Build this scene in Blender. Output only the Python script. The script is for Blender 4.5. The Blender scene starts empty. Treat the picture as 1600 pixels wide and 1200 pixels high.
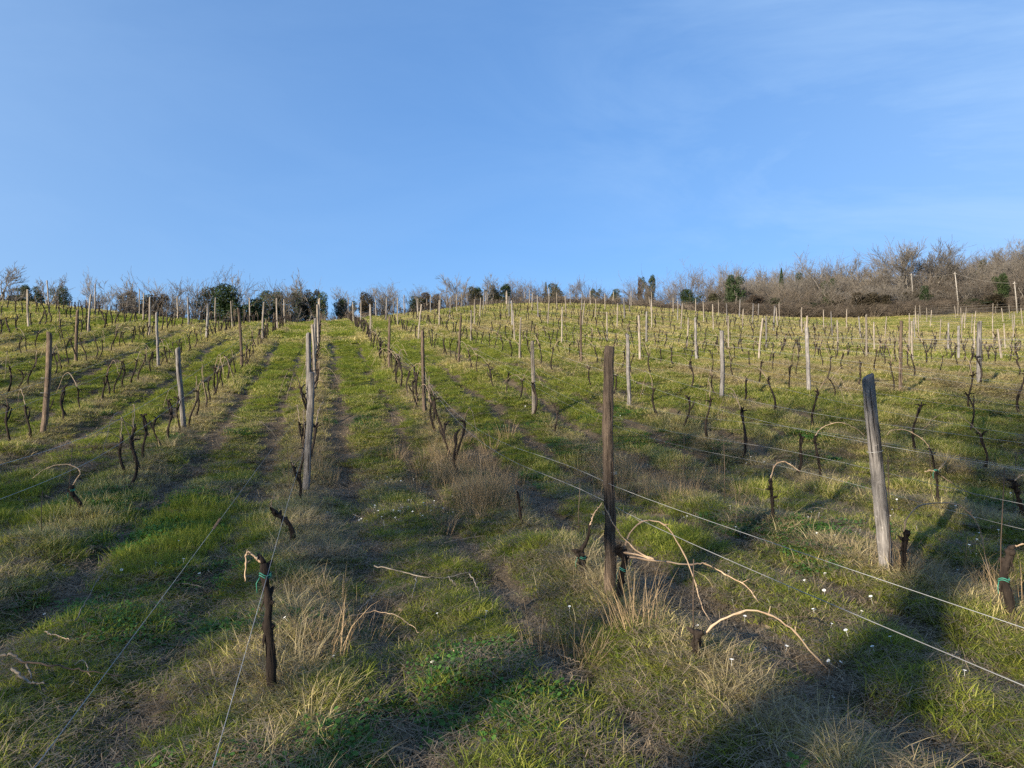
import bpy, math, random
import numpy as np

F = 1130.0            # focal length in photo pixels (photo 1600 wide)
CAMZ = 1.7
SUN_DIR = np.array([-0.66, -0.75, 0.0]); SUN_DIR /= np.linalg.norm(SUN_DIR)
SUN_EL = math.radians(16.0)

# ---------------------------------------------------------------- camera, sky, sun
scene = bpy.context.scene
col = scene.collection
cam_data = bpy.data.cameras.new('camera')
cam_data.sensor_width = 36.0
cam_data.lens = F / 1600 * 36.0
cam_data.clip_start = 0.05
cam_data.clip_end = 3000
cam = bpy.data.objects.new('camera', cam_data)
cam.location = (0, 0, CAMZ)
cam.rotation_euler = (math.radians(90), 0, 0)
col.objects.link(cam)
scene.camera = cam

world = bpy.data.worlds.new('World')
scene.world = world
world.use_nodes = True
wn = world.node_tree; wn.nodes.clear()
sky = wn.nodes.new('ShaderNodeTexSky')
sky.sky_type = 'NISHITA'
sky.sun_disc = False
sky.sun_elevation = SUN_EL
sky.sun_rotation = math.atan2(SUN_DIR[0], SUN_DIR[1])
sky.altitude = 200
sky.air_density = 1.0
sky.dust_density = 0.2
sky.ozone_density = 6.0
# thin cirrus in the sky
tc = wn.nodes.new('ShaderNodeTexCoord')
mp = wn.nodes.new('ShaderNodeMapping'); mp.inputs['Scale'].default_value = (1.0, 1.0, 3.2); mp.inputs['Rotation'].default_value = (0.0, 0.45, 0.3)
nz = wn.nodes.new('ShaderNodeTexNoise'); nz.inputs['Scale'].default_value = 2.3; nz.inputs['Detail'].default_value = 9; nz.inputs['Roughness'].default_value = 0.62; nz.inputs['Distortion'].default_value = 0.6
rp = wn.nodes.new('ShaderNodeMapRange'); rp.inputs['From Min'].default_value = 0.44; rp.inputs['From Max'].default_value = 0.66; rp.inputs['To Max'].default_value = 0.6
mx = wn.nodes.new('ShaderNodeMix'); mx.data_type = 'RGBA'
mx.inputs['B'].default_value = (1.62, 2.42, 3.55, 1)
tintm = wn.nodes.new('ShaderNodeMix'); tintm.data_type = 'RGBA'; tintm.blend_type = 'MULTIPLY'; tintm.inputs['Factor'].default_value = 1.0
tintm.inputs['B'].default_value = (0.655, 0.945, 1.35, 1)
flat = wn.nodes.new('ShaderNodeGamma'); flat.inputs['Gamma'].default_value = 0.5
bg = wn.nodes.new('ShaderNodeBackground'); bg.inputs['Strength'].default_value = 0.137
wo = wn.nodes.new('ShaderNodeOutputWorld')
L = wn.links.new
L(tc.outputs['Generated'], mp.inputs['Vector']); L(mp.outputs['Vector'], nz.inputs['Vector'])
sep = wn.nodes.new('ShaderNodeSeparateXYZ'); L(tc.outputs['Generated'], sep.inputs['Vector'])
veil = wn.nodes.new('ShaderNodeMath'); veil.operation = 'MULTIPLY'; L(sep.outputs['X'], veil.inputs[0]); L(sep.outputs['X'], veil.inputs[1])
vm = wn.nodes.new('ShaderNodeMath'); vm.operation = 'MULTIPLY_ADD'; L(veil.outputs[0], vm.inputs[0]); vm.inputs[1].default_value = 0.95
side = wn.nodes.new('ShaderNodeMapRange'); side.inputs['From Min'].default_value = 0.0; side.inputs['From Max'].default_value = 0.5; side.inputs['To Min'].default_value = 0.10; side.inputs['To Max'].default_value = 0.7
L(sep.outputs['X'], side.inputs['Value']); wm = wn.nodes.new('ShaderNodeMath'); wm.operation = 'MULTIPLY'
L(side.outputs['Result'], wm.inputs[0]); L(rp.outputs['Result'], wm.inputs[1])
L(nz.outputs['Fac'], rp.inputs['Value']); L(wm.outputs[0], vm.inputs[2]); vm.use_clamp = True; L(vm.outputs[0], mx.inputs['Factor'])
L(sky.outputs['Color'], flat.inputs['Color']); L(flat.outputs['Color'], tintm.inputs['A']); L(tintm.outputs['Result'], mx.inputs['A'])
L(mx.outputs['Result'], bg.inputs['Color']); L(bg.outputs['Background'], wo.inputs['Surface'])

sd = bpy.data.lights.new('sun', 'SUN')
sd.energy = 5.0; sd.angle = math.radians(0.53); sd.color = (1.0, 0.87, 0.68)
sun = bpy.data.objects.new('sun', sd)
from mathutils import Vector, Matrix, Euler
sv = Vector((SUN_DIR[0] * math.cos(SUN_EL), SUN_DIR[1] * math.cos(SUN_EL), math.sin(SUN_EL)))
sun.rotation_euler = sv.to_track_quat('Z', 'Y').to_euler()
sun.location = (-20, -20, 30)
col.objects.link(sun)
scene.view_settings.view_transform = 'Standard'
scene.view_settings.look = 'None'
scene.view_settings.exposure = 1.14
scene.view_settings.gamma = 1.0
scene.view_settings.use_curve_mapping = False
scene.cycles.max_bounces = 6
scene.cycles.transparent_max_bounces = 4
scene.cycles.use_denoising = False

# ---------------------------------------------------------------- helpers
rng = np.random.default_rng(11)
_tabs = [np.random.default_rng(100 + i).random((256, 256)) for i in range(6)]
def vnoise(x, y, tab=0):
    T = _tabs[tab % 6]
    xi = np.floor(x).astype(int); yi = np.floor(y).astype(int)
    fx = x - xi; fy = y - yi
    fx = fx * fx * (3 - 2 * fx); fy = fy * fy * (3 - 2 * fy)
    a = T[xi & 255, yi & 255]; b = T[(xi + 1) & 255, yi & 255]
    c = T[xi & 255, (yi + 1) & 255]; d = T[(xi + 1) & 255, (yi + 1) & 255]
    return (a * (1 - fx) + b * fx) * (1 - fy) + (c * (1 - fx) + d * fx) * fy
def fbm(x, y, tab=0, octs=4):
    v = 0; a = 0.5; n = 0
    for o in range(octs):
        v = v + a * vnoise(x * 2 ** o + 17.3 * o, y * 2 ** o + 5.1 * o, tab + o); n += a; a *= 0.5
    return v / n

ORD = ['zeroth', 'first', 'second', 'third', 'fourth', 'fifth', 'sixth', 'seventh', 'eighth', 'ninth', 'tenth', 'eleventh', 'twelfth',
       'thirteenth', 'fourteenth', 'fifteenth', 'sixteenth', 'seventeenth', 'eighteenth', 'nineteenth', 'twentieth']
def ordw(n):
    if n <= 20: return ORD[n]
    tens = {2: 'twenty', 3: 'thirty', 4: 'forty', 5: 'fifty', 6: 'sixty', 7: 'seventy', 8: 'eighty', 9: 'ninety'}
    t, u = divmod(n, 10)
    if u == 0: return tens[t][:-1] + 'ieth'
    return tens[t] + '-' + ORD[u]

# row frame: s across the rows, t along them (rows run away from the camera, slightly to its left)
CT, ST = 0.968, 0.252
SP = 2.418
S0 = -0.29
def st2xy(s, t): return s * CT - t * ST, s * ST + t * CT
def xy2st(x, y): return x * CT + y * ST, -x * ST + y * CT

# ---------------------------------------------------------------- terrain
def PC(px, py, D): return P3(px, py + (5 if D > 70 else 2 if D > 45 else 0), D)
def P3(px, py, D): return ((px - 800) / F * D, D, CAMZ - (py - 600) / F * D)
ctrl = [PC(*a) for a in [
    (950, 965, 5.5), (1385, 905, 6.0), (420, 1098, 3.9), (455, 868, 7.2), (477, 770, 10.6), (125, 820, 8.3), (215, 740, 10.9),
    (1210, 830, 7.5), (1280, 750, 10.5), (1580, 985, 4.94), (1590, 840, 7.5), (810, 835, 8.2), (910, 920, 6.0),
    (65, 680, 13.6), (285, 675, 14.4), (660, 655, 15.7), (833, 655, 16.2), (982, 639, 17), (1127, 628, 17.6), (1263, 618, 18.2),
    (1407, 618, 18.6), (1530, 607, 19),
    (119, 570, 23), (247, 576, 23.5), (376, 577, 24.5), (609, 578, 25), (717, 572, 24.9), (813, 567, 26.4), (909, 566, 27.1),
    (1000, 564, 27.8), (1089, 565, 28.4), (1186, 566, 28.5), (1354, 563, 29.5), (1425, 566, 30.3), (1497, 566, 31), (1565, 564, 31.7),
    (330, 530, 34), (417, 530, 35), (500, 533, 35), (727, 531, 36.6), (797, 532, 37.5), (863, 535, 38.4), (935, 536, 38.7),
    (1069, 546, 39.4), (1310, 550, 41.7), (1464, 550, 43.8), (150, 515, 34), (5, 490, 38),
    (681, 511, 46.5), (740, 509, 46.6), (953, 516, 46), (1364, 529, 53.4), (1200, 522, 50), (350, 512, 45),
    (850, 473, 90), (1000, 476, 90), (700, 481, 85), (620, 489, 75), (515, 501, 60), (450, 505, 58), (350, 506, 57), (200, 491, 55),
    (50, 475, 50), (850, 497, 58), (1000, 498, 62), (1100, 485, 90), (1200, 492, 90), (1400, 495, 88), (1500, 492, 88), (1600, 486, 90), (1750, 478, 90)]]
def PD(px, D, z): return ((px - 800) / F * D, D, CAMZ + z)
ctrl += [PD(850, 110, 10.1), (0, 150, 9), PD(600, 110, 7.5), PD(450, 80, 4.4), PD(200, 80, 5.2), PD(450, 120, 3), PD(150, 120, 3), PD(0, 70, 6.5),
         PD(1100, 115, 10.5), PD(1400, 118, 13.5), PD(1600, 118, 15), PD(1400, 160, 19), PD(1600, 160, 21), PD(1200, 150, 14),
         (-6, 0, -0.02), (6, 0, 0.1), (0, -5, -0.1), (-30, -15, -0.6), (30, -15, 0.2), (0, -25, -0.5), (-18, 5, 0.0), (16, 8, 0.3), (-30, 12, 0.9), (45, 14, 1.9), (70, 45, 4.5),
         (0, -120, -8), (-120, -60, -6), (120, -60, -2), (-110, 60, 5), (130, 60, 8)]
for a in range(12):
    ctrl.append((420 * math.cos(a * math.pi / 6), 420 * math.sin(a * math.pi / 6), 2.0))
ctrl = np.array(ctrl, float)
def _K(d2): return np.where(d2 > 1e-9, 0.5 * d2 * np.log(np.maximum(d2, 1e-9)), 0.0)
def _fit():
    n = len(ctrl); X = ctrl[:, :2] / 50.0
    d2 = ((X[:, None] - X[None]) ** 2).sum(-1)
    lam = 0.0006
    A = np.zeros((n + 3, n + 3)); A[:n, :n] = _K(d2) + lam * np.eye(n)
    A[:n, n] = 1; A[:n, n + 1:] = X; A[n, :n] = 1; A[n + 1:, :n] = X.T
    b = np.zeros(n + 3); b[:n] = ctrl[:, 2]
    return np.linalg.solve(A, b)
_W = _fit()
def base_h(x, y):
    x = np.atleast_1d(np.asarray(x, float)); y = np.atleast_1d(np.asarray(y, float))
    sh = x.shape; xf = x.ravel() / 50; yf = y.ravel() / 50
    out = np.empty(len(xf)); n = len(ctrl); cx = ctrl[:, 0] / 50; cy = ctrl[:, 1] / 50
    for i in range(0, len(xf), 20000):
        a = xf[i:i + 20000, None]; b = yf[i:i + 20000, None]
        out[i:i + 20000] = _K((a - cx) ** 2 + (b - cy) ** 2) @ _W[:n] + _W[n] + _W[n + 1] * a[:, 0] + _W[n + 2] * b[:, 0]
    return out.reshape(sh)
def row_r(x, y):
    s, t = xy2st(x, y)
    u = (s - S0) / SP
    return (u - np.round(u)) * SP
def height(x, y):
    x = np.asarray(x, float); y = np.asarray(y, float)
    r = row_r(x, y)
    wob = (fbm(x * .5, y * .5, 3, 2) - .5) * 0.15
    rr = r + wob
    d = np.hypot(x, y)
    fade = np.clip(1 - (d - 60) / 60, 0, 1)
    berm = 0.07 * np.exp(-(rr / 0.28) ** 2) - 0.065 * (np.exp(-((rr - .66) / .19) ** 2) + np.exp(-((rr + .66) / .19) ** 2))
    bump = (fbm(x * 1.4, y * 1.4, 0, 3) - .5) * 0.17 + (fbm(x * .25, y * .25, 2, 2) - .5) * .3
    bump = bump + (fbm(x * 5.1, y * 5.1, 4, 2) - .5) * 0.05
    return base_h(x, y) + fade * (berm + bump)
def H1(x, y): return float(height(np.array([x]), np.array([y]))[0])

def cover(x, y):
    """green density, dry density, bare soil amount at a place"""
    r = row_r(x, y) + (fbm(x * .7, y * .7, 5, 2) - .5) * 0.16 + (fbm(x * 4, y * 4, 5, 2) - .5) * 0.14
    s, t = xy2st(x, y)
    n1 = fbm(x * .33 + 4, y * .33, 1, 4); n2 = fbm(x * 1.1, y * 1.1 + 9, 2, 3); n3 = fbm(x * .09 + 2, y * .11, 3, 3)
    rowd = np.exp(-((r - .12) / .30) ** 2)
    ruts = np.exp(-((r - .66) / .24) ** 2) + .85 * np.exp(-((r + .66) / .21) ** 2)
    ruts = ruts * np.clip(1.4 - np.abs(s + 1.5) / 13, .22, 1) * np.clip(1.4 - t / 70, .3, 1)
    ruts = ruts + .7 * np.exp(-((r - .62) / .26) ** 2) * (np.abs(s - 2.7) < 1.2) * np.clip(1.6 - t / 12, 0, 1)
    rw = 1.5 * np.clip(1.15 - np.abs(s + 1) / 16, .25, 1) * np.clip(1.2 - t / 60, .35, 1)
    dry = np.clip(0.36 + .75 * rw * (rowd - .30) + 1.9 * (n1 - .5) + 1.0 * (n2 - .5) + 1.0 * (n3 - .5), 0, 1)
    dry = np.clip(dry + np.clip((s - 3) / 50, 0, .17), 0, 1)
    dry = np.clip(dry - np.clip((-s - 0) / 14, 0, .18) * np.clip(1 - t / 20, 0, 1), 0, 1)
    far = np.clip((t - 38) / 40, 0, 1)
    dry = np.clip(dry + far * .02, 0, 1)
    ruts = ruts * np.clip(.62 + .38 * (t - 6) / 8, .62, 1)
    soil = np.clip(ruts * (1.05 + 2.2 * (n2 - .47) + 1.2 * (fbm(x * 3.1, y * 3.1, 0, 2) - .5)) + np.clip(n2 - .62, 0, 1) * 2.2 * rowd, 0, 1)
    return r, dry, soil

def new_mesh(name, V, faces_flat, loop_tot, mats=(), attrs=None, smooth=False, midx=None):
    me = bpy.data.meshes.new(name)
    V = np.asarray(V, np.float32)
    me.vertices.add(len(V)); me.vertices.foreach_set('co', V.ravel())
    faces_flat = np.asarray(faces_flat, np.int32); loop_tot = np.asarray(loop_tot, np.int32)
    if len(loop_tot):
        me.loops.add(len(faces_flat)); me.loops.foreach_set('vertex_index', faces_flat)
        me.polygons.add(len(loop_tot))
        starts = np.concatenate([[0], np.cumsum(loop_tot)[:-1]]).astype(np.int32)
        me.polygons.foreach_set('loop_start', starts); me.polygons.foreach_set('loop_total', loop_tot)
        if smooth: me.polygons.foreach_set('use_smooth', np.ones(len(loop_tot), bool))
    for m in mats: me.materials.append(m)
    if midx is not None: me.polygons.foreach_set('material_index', np.asarray(midx, np.int32))
    for k, v in (attrs or {}).items():
        v = np.asarray(v)
        if v.ndim == 2:
            a = me.attributes.new(k, 'FLOAT_VECTOR', 'POINT'); a.data.foreach_set('vector', v.astype(np.float32).ravel())
        elif v.dtype.kind == 'i':
            a = me.attributes.new(k, 'INT', 'POINT'); a.data.foreach_set('value', v.astype(np.int32))
        else:
            a = me.attributes.new(k, 'FLOAT', 'POINT'); a.data.foreach_set('value', v.astype(np.float32))
    me.update(calc_edges=True)
    return me

class MB:
    def __init__(self): self.V = []; self.F = []; self.T = []; self.n = 0
    def add(self, V, quads, per):
        V = np.asarray(V, float); self.V.append(V)
        q = np.asarray(quads, int) + self.n
        self.F.append(q.ravel()); self.T.append(np.full(len(q), per)); self.n += len(V)
    def tube(self, pts, rad, sides=6, cap=True, rough=0.0, rs=None, twist=0.0):
        pts = np.asarray(pts, float); n = len(pts); rad = np.broadcast_to(np.asarray(rad, float), (n,))
        tan = np.gradient(pts, axis=0); tan /= np.linalg.norm(tan, axis=1)[:, None] + 1e-12
        ref = np.array([1.0, 0, 0]) if abs(tan[0][2]) > .7 else np.array([0, 0, 1.0])
        a = np.arange(sides) * 2 * math.pi / sides
        rings = []
        u = np.cross(tan[0], ref); u /= np.linalg.norm(u)
        for i in range(n):
            u = u - tan[i] * np.dot(u, tan[i]); u /= np.linalg.norm(u) + 1e-12
            w = np.cross(tan[i], u)
            rr = np.full(sides, rad[i])
            if rough and rs is not None: rr = rr * (1 + rough * (rs.random(sides) - .5) * 2)
            aa = a + twist * i
            rings.append(pts[i] + rr[:, None] * (np.cos(aa)[:, None] * u + np.sin(aa)[:, None] * w))
        V = np.concatenate(rings)
        i = np.arange(n - 1)[:, None] * sides; j = np.arange(sides)[None]; j2 = (j + 1) % sides
        q = np.stack([i + j, i + j2, i + j2 + sides, i + j + sides], -1).reshape(-1, 4)
        self.add(V, q, 4)
        if cap and sides > 2:
            base = self.n - len(V)
            self.F.append(np.arange(sides)[::-1] + base); self.T.append(np.array([sides]))
            self.F.append(np.arange(sides) + base + (n - 1) * sides); self.T.append(np.array([sides]))
    def mesh(self, name, mats, smooth=True):
        if not self.V: return new_mesh(name, np.zeros((0, 3)), [], [], mats)
        return new_mesh(name, np.concatenate(self.V), np.concatenate(self.F), np.concatenate(self.T), mats, smooth=smooth)

def link(name, data, parent=None, loc=None):
    o = bpy.data.objects.new(name, data)
    col.objects.link(o)
    if parent is not None: o.parent = parent
    if loc is not None: o.location = loc
    return o
def tag(o, label=None, cat=None, group=None, kind=None):
    if label: o['label'] = label
    if cat: o['category'] = cat
    if group: o['group'] = group
    if kind: o['kind'] = kind
    return o
def copy_tree(o, parent=None):
    c = o.copy(); col.objects.link(c)
    if parent is not None: c.parent = parent
    for ch in o.children: copy_tree(ch, c)
    return c

# ---------------------------------------------------------------- materials
def mat(name):
    m = bpy.data.materials.new(name); m.use_nodes = True
    nt = m.node_tree; b = nt.nodes['Principled BSDF']
    b.inputs['Roughness'].default_value = 0.85
    b.inputs['Specular IOR Level'].default_value = 0.2
    return m, nt, b
def N(nt, t, **kw):
    n = nt.nodes.new(t)
    for k, v in kw.items():
        if k in n.inputs: n.inputs[k].default_value = v
        else: setattr(n, k, v)
    return n
def mixc(nt, fac, a, b, blend='MIX'):
    m = nt.nodes.new('ShaderNodeMix'); m.data_type = 'RGBA'; m.blend_type = blend
    for key, v in (('Factor', fac), ('A', a), ('B', b)):
        if isinstance(v, (tuple, list)): m.inputs[key].default_value = (*v, 1)
        elif isinstance(v, (int, float)): m.inputs[key].default_value = v
        else: nt.links.new(v, m.inputs[key])
    return m.outputs['Result']
def rng_node(nt, v, a, b, c=0.0, d=1.0):
    m = nt.nodes.new('ShaderNodeMapRange')
    m.inputs['From Min'].default_value = a; m.inputs['From Max'].default_value = b
    m.inputs['To Min'].default_value = c; m.inputs['To Max'].default_value = d
    nt.links.new(v, m.inputs['Value']); return m.outputs['Result']
def noise(nt, vec, scale, detail=5, rough=.55, dim=None):
    n = nt.nodes.new('ShaderNodeTexNoise'); n.inputs['Scale'].default_value = scale; n.inputs['Detail'].default_value = detail; n.inputs['Roughness'].default_value = rough
    if vec is not None: nt.links.new(vec, n.inputs['Vector'])
    return n.outputs['Fac']
def bump(nt, b, h, strength=.5, dist=.02):
    n = nt.nodes.new('ShaderNodeBump'); n.inputs['Strength'].default_value = strength; n.inputs['Distance'].default_value = dist
    nt.links.new(h, n.inputs['Height']); nt.links.new(n.outputs['Normal'], b.inputs['Normal'])

def ground_mat():
    m, nt, b = mat('ground')
    g = N(nt, 'ShaderNodeNewGeometry'); pos = g.outputs['Position']
    at = N(nt, 'ShaderNodeAttribute', attribute_name='dry'); so = N(nt, 'ShaderNodeAttribute', attribute_name='soil')
    n1 = noise(nt, pos, 9, 8, .7); n2 = noise(nt, pos, 42, 5, .7); n3 = noise(nt, pos, 1.3, 4)
    green = mixc(nt, rng_node(nt, n1, .3, .7), (.030, .038, .014), (.075, .095, .025))
    straw = mixc(nt, rng_node(nt, n2, .3, .7), (.085, .070, .040), (.25, .21, .12))
    soil = mixc(nt, rng_node(nt, n2, .3, .7), (.065, .049, .033), (.20, .155, .10))
    f = N(nt, 'ShaderNodeMath', operation='ADD'); nt.links.new(at.outputs['Fac'], f.inputs[0]); nt.links.new(rng_node(nt, n1, .2, .8, -.35, .35), f.inputs[1])
    c = mixc(nt, rng_node(nt, f.outputs[0], .25, .8), green, straw)
    f2 = N(nt, 'ShaderNodeMath', operation='ADD'); nt.links.new(so.outputs['Fac'], f2.inputs[0]); nt.links.new(rng_node(nt, n1, .2, .8, -.3, .3), f2.inputs[1])
    c = mixc(nt, rng_node(nt, f2.outputs[0], .25, .6), c, soil)
    nt.links.new(c, b.inputs['Base Color'])
    hh = N(nt, 'ShaderNodeMath', operation='ADD'); nt.links.new(n1, hh.inputs[0]); nt.links.new(n2, hh.inputs[1])
    bump(nt, b, hh.outputs[0], .9, .04)
    return m
def leafy(name, cols, dry_cols=None, translucent=.45):
    """blade material: colour follows the instance's own 'dry' value and a random number"""
    m = bpy.data.materials.new(name); m.use_nodes = True; nt = m.node_tree; nt.nodes.clear()
    out = N(nt, 'ShaderNodeOutputMaterial'); oi = N(nt, 'ShaderNodeObjectInfo'); g = N(nt, 'ShaderNodeNewGeometry')
    ri = g.outputs['Random Per Island']
    a = N(nt, 'ShaderNodeAttribute', attribute_name='dry'); a.attribute_type = 'INSTANCER'
    c = mixc(nt, oi.outputs['Random'], cols[0], cols[1])
    if dry_cols:
        s = N(nt, 'ShaderNodeMath', operation='ADD'); nt.links.new(a.outputs['Fac'], s.inputs[0])
        nt.links.new(rng_node(nt, ri, 0, 1, -.45, .45), s.inputs[1])
        dc = mixc(nt, ri, dry_cols[0], dry_cols[1])
        c = mixc(nt, rng_node(nt, s.outputs[0], .34, .62), c, dc)
    v = mixc(nt, 1.0, c, None or (1, 1, 1), 'MULTIPLY')
    hs = N(nt, 'ShaderNodeHueSaturation'); nt.links.new(rng_node(nt, ri, 0, 1, .65, 1.4), hs.inputs['Value']); nt.links.new(v, hs.inputs['Color'])
    d = N(nt, 'ShaderNodeBsdfPrincipled', Roughness=.6); d.inputs['Specular IOR Level'].default_value = .25
    t = N(nt, 'ShaderNodeBsdfTranslucent'); ms = N(nt, 'ShaderNodeMixShader', Fac=translucent)
    tcol = mixc(nt, 1.0, hs.outputs['Color'], (1.25, 1.3, .7), 'MULTIPLY')
    nt.links.new(hs.outputs['Color'], d.inputs['Base Color']); nt.links.new(tcol, t.inputs['Color'])
    nt.links.new(d.outputs[0], ms.inputs[1]); nt.links.new(t.outputs[0], ms.inputs[2]); nt.links.new(ms.outputs[0], out.inputs['Surface'])
    return m
def wood_mat(name, dark, light, scale=1.0, bmp=.5):
    m, nt, b = mat(name)
    t = N(nt, 'ShaderNodeTexCoord'); oi = N(nt, 'ShaderNodeObjectInfo')
    mp = N(nt, 'ShaderNodeMapping'); mp.inputs['Scale'].default_value = (1, 1, .07)
    nt.links.new(t.outputs['Object'], mp.inputs['Vector'])
    addv = N(nt, 'ShaderNodeVectorMath', operation='ADD'); nt.links.new(mp.outputs[0], addv.inputs[0])
    nt.links.new(oi.outputs['Random'], addv.inputs[1])
    fib = noise(nt, addv.outputs[0], 70 * scale, 6, .7); blo = noise(nt, t.outputs['Object'], 5 * scale, 5, .6)
    c = mixc(nt, rng_node(nt, fib, .34, .68), dark, light)
    c = mixc(nt, rng_node(nt, blo, .4, .7, 0, .55), c, tuple(x * .55 for x in dark))
    mp2 = N(nt, 'ShaderNodeMapping'); mp2.inputs['Scale'].default_value = (1, 1, .03); nt.links.new(addv.outputs[0], mp2.inputs['Vector'])
    mp3 = N(nt, 'ShaderNodeMapping'); mp3.inputs['Scale'].default_value = (1, 1, .5); nt.links.new(addv.outputs[0], mp3.inputs['Vector'])
    crk = noise(nt, mp3.outputs[0], 34 * scale, 3, .5)
    c = mixc(nt, rng_node(nt, crk, .60, .66, 0, .85), c, tuple(x * .22 for x in dark))
    lich = noise(nt, t.outputs['Object'], 26 * scale, 6, .7)
    c = mixc(nt, rng_node(nt, lich, .60, .70, 0, .45), c, tuple(min(.5, x * 1.5) for x in light))
    hs = N(nt, 'ShaderNodeHueSaturation'); nt.links.new(rng_node(nt, oi.outputs['Random'], 0, 1, .75, 1.25), hs.inputs['Value']); nt.links.new(c, hs.inputs['Color'])
    nt.links.new(hs.outputs[0], b.inputs['Base Color']); b.inputs['Roughness'].default_value = .9
    hsum = N(nt, 'ShaderNodeMath', operation='SUBTRACT'); nt.links.new(fib, hsum.inputs[0]); nt.links.new(rng_node(nt, crk, .58, .68, 0, 1.2), hsum.inputs[1])
    bump(nt, b, hsum.outputs[0], bmp, .014)
    return m
def plain(name, a, b_, scale=20, rough=.7, metallic=0.0):
    m, nt, b = mat(name)
    t = N(nt, 'ShaderNodeTexCoord'); n = noise(nt, t.outputs['Object'], scale, 5, .6); oi = N(nt, 'ShaderNodeObjectInfo')
    c = mixc(nt, rng_node(nt, n, .3, .7), a, b_)
    hs = N(nt, 'ShaderNodeHueSaturation'); nt.links.new(rng_node(nt, oi.outputs['Random'], 0, 1, .8, 1.2), hs.inputs['Value']); nt.links.new(c, hs.inputs['Color'])
    nt.links.new(hs.outputs[0], b.inputs['Base Color']); b.inputs['Roughness'].default_value = rough; b.inputs['Metallic'].default_value = metallic
    return m
M = {
    'ground': ground_mat(),
    'grass': leafy('grass', [(.115, .170, .024), (.275, .285, .045)], [(.32, .275, .10), (.50, .42, .21)]),
    'straw': leafy('straw', [(.42, .35, .20), (.25, .20, .12)], None, .3),
    'clover': leafy('clover', [(.045, .12, .022), (.07, .16, .03)], None, .35),
    'ivy': leafy('ivy', [(.022, .040, .014), (.040, .062, .020)], None, .15),
    'ivybrown': leafy('ivybrown', [(.060, .042, .030), (.050, .052, .024)], None, .15),
    'buds': leafy('buds', [(.125, .10, .065), (.10, .09, .055)], None, .2),
    'thatch': leafy('thatch', [(.25, .195, .13), (.13, .10, .065)], None, .1),
    'weed': leafy('weed', [(.33, .235, .14), (.24, .18, .11)], None, .2),
    'petal': plain('petal', (.8, .8, .78), (.75, .75, .7)),
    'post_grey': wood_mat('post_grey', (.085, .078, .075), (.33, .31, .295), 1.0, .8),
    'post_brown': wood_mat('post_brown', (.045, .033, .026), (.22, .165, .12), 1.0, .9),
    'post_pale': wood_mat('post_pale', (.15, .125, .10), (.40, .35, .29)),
    'bark': wood_mat('bark', (.010, .0075, .007), (.050, .038, .030), .6, 1.0),
    'cane': plain('cane', (.30, .20, .13), (.50, .38, .26), 12, .55),
    'cane_dull': plain('cane_dull', (.20, .145, .10), (.36, .28, .20), 12, .6),
    'cane_dead': plain('cane_dead', (.12, .10, .08), (.30, .26, .21), 12, .7),
    'wire': plain('wire', (.28, .28, .28), (.46, .46, .45), 4, .5, .3),
    'tie': plain('tie', (.03, .17, .12), (.06, .26, .20), 9, .5),
    'rod': plain('rod', (.05, .04, .035), (.10, .07, .05), 30, .7),
    'clod': plain('clod', (.10, .075, .05), (.25, .195, .135), 60, .95),
    'tree_bark': wood_mat('tree_bark', (.11, .10, .085), (.34, .31, .27), .3, .6),
    'twig': plain('twig', (.105, .094, .082), (.20, .18, .155), 1.5, .9),
    'twig_brown': plain('twig_brown', (.09, .073, .058), (.17, .14, .11), 1.5, .9),
    'pole': wood_mat('pole', (.20, .18, .155), (.40, .37, .33)),
    'plaster': plain('plaster', (.50, .33, .24), (.58, .42, .30), 3),
    'roof': plain('roof', (.22, .10, .06), (.30, .14, .09), 8),
    'window_glass': plain('window_glass', (.03, .035, .04), (.05, .05, .06), 3, .2),
    'stone': plain('stone', (.20, .18, .15), (.33, .30, .26), 6),
}

# ---------------------------------------------------------------- ground
def make_ground():
    n = 640
    u = np.linspace(-1, 1, n)
    k = 5.1
    g = np.sinh(k * u) / math.sinh(k) * 520
    X, Y = np.meshgrid(g, g + 9.0)
    Z = height(X, Y)
    r, dry, soil = cover(X, Y)
    V = np.stack([X, Y, Z], -1).reshape(-1, 3)
    i, j = np.meshgrid(np.arange(n - 1), np.arange(n - 1), indexing='ij')
    a = (i * n + j).ravel()
    q = np.stack([a, a + 1, a + n + 1, a + n], -1)
    me = new_mesh('ground', V, q.ravel(), np.full(len(q), 4), [M['ground']], {'dry': dry.ravel(), 'soil': soil.ravel()}, smooth=True)
    o = link('ground', me); tag(o, 'grassy vineyard hillside rising to a rounded crest', 'hillside', kind='structure')
make_ground()

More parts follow.
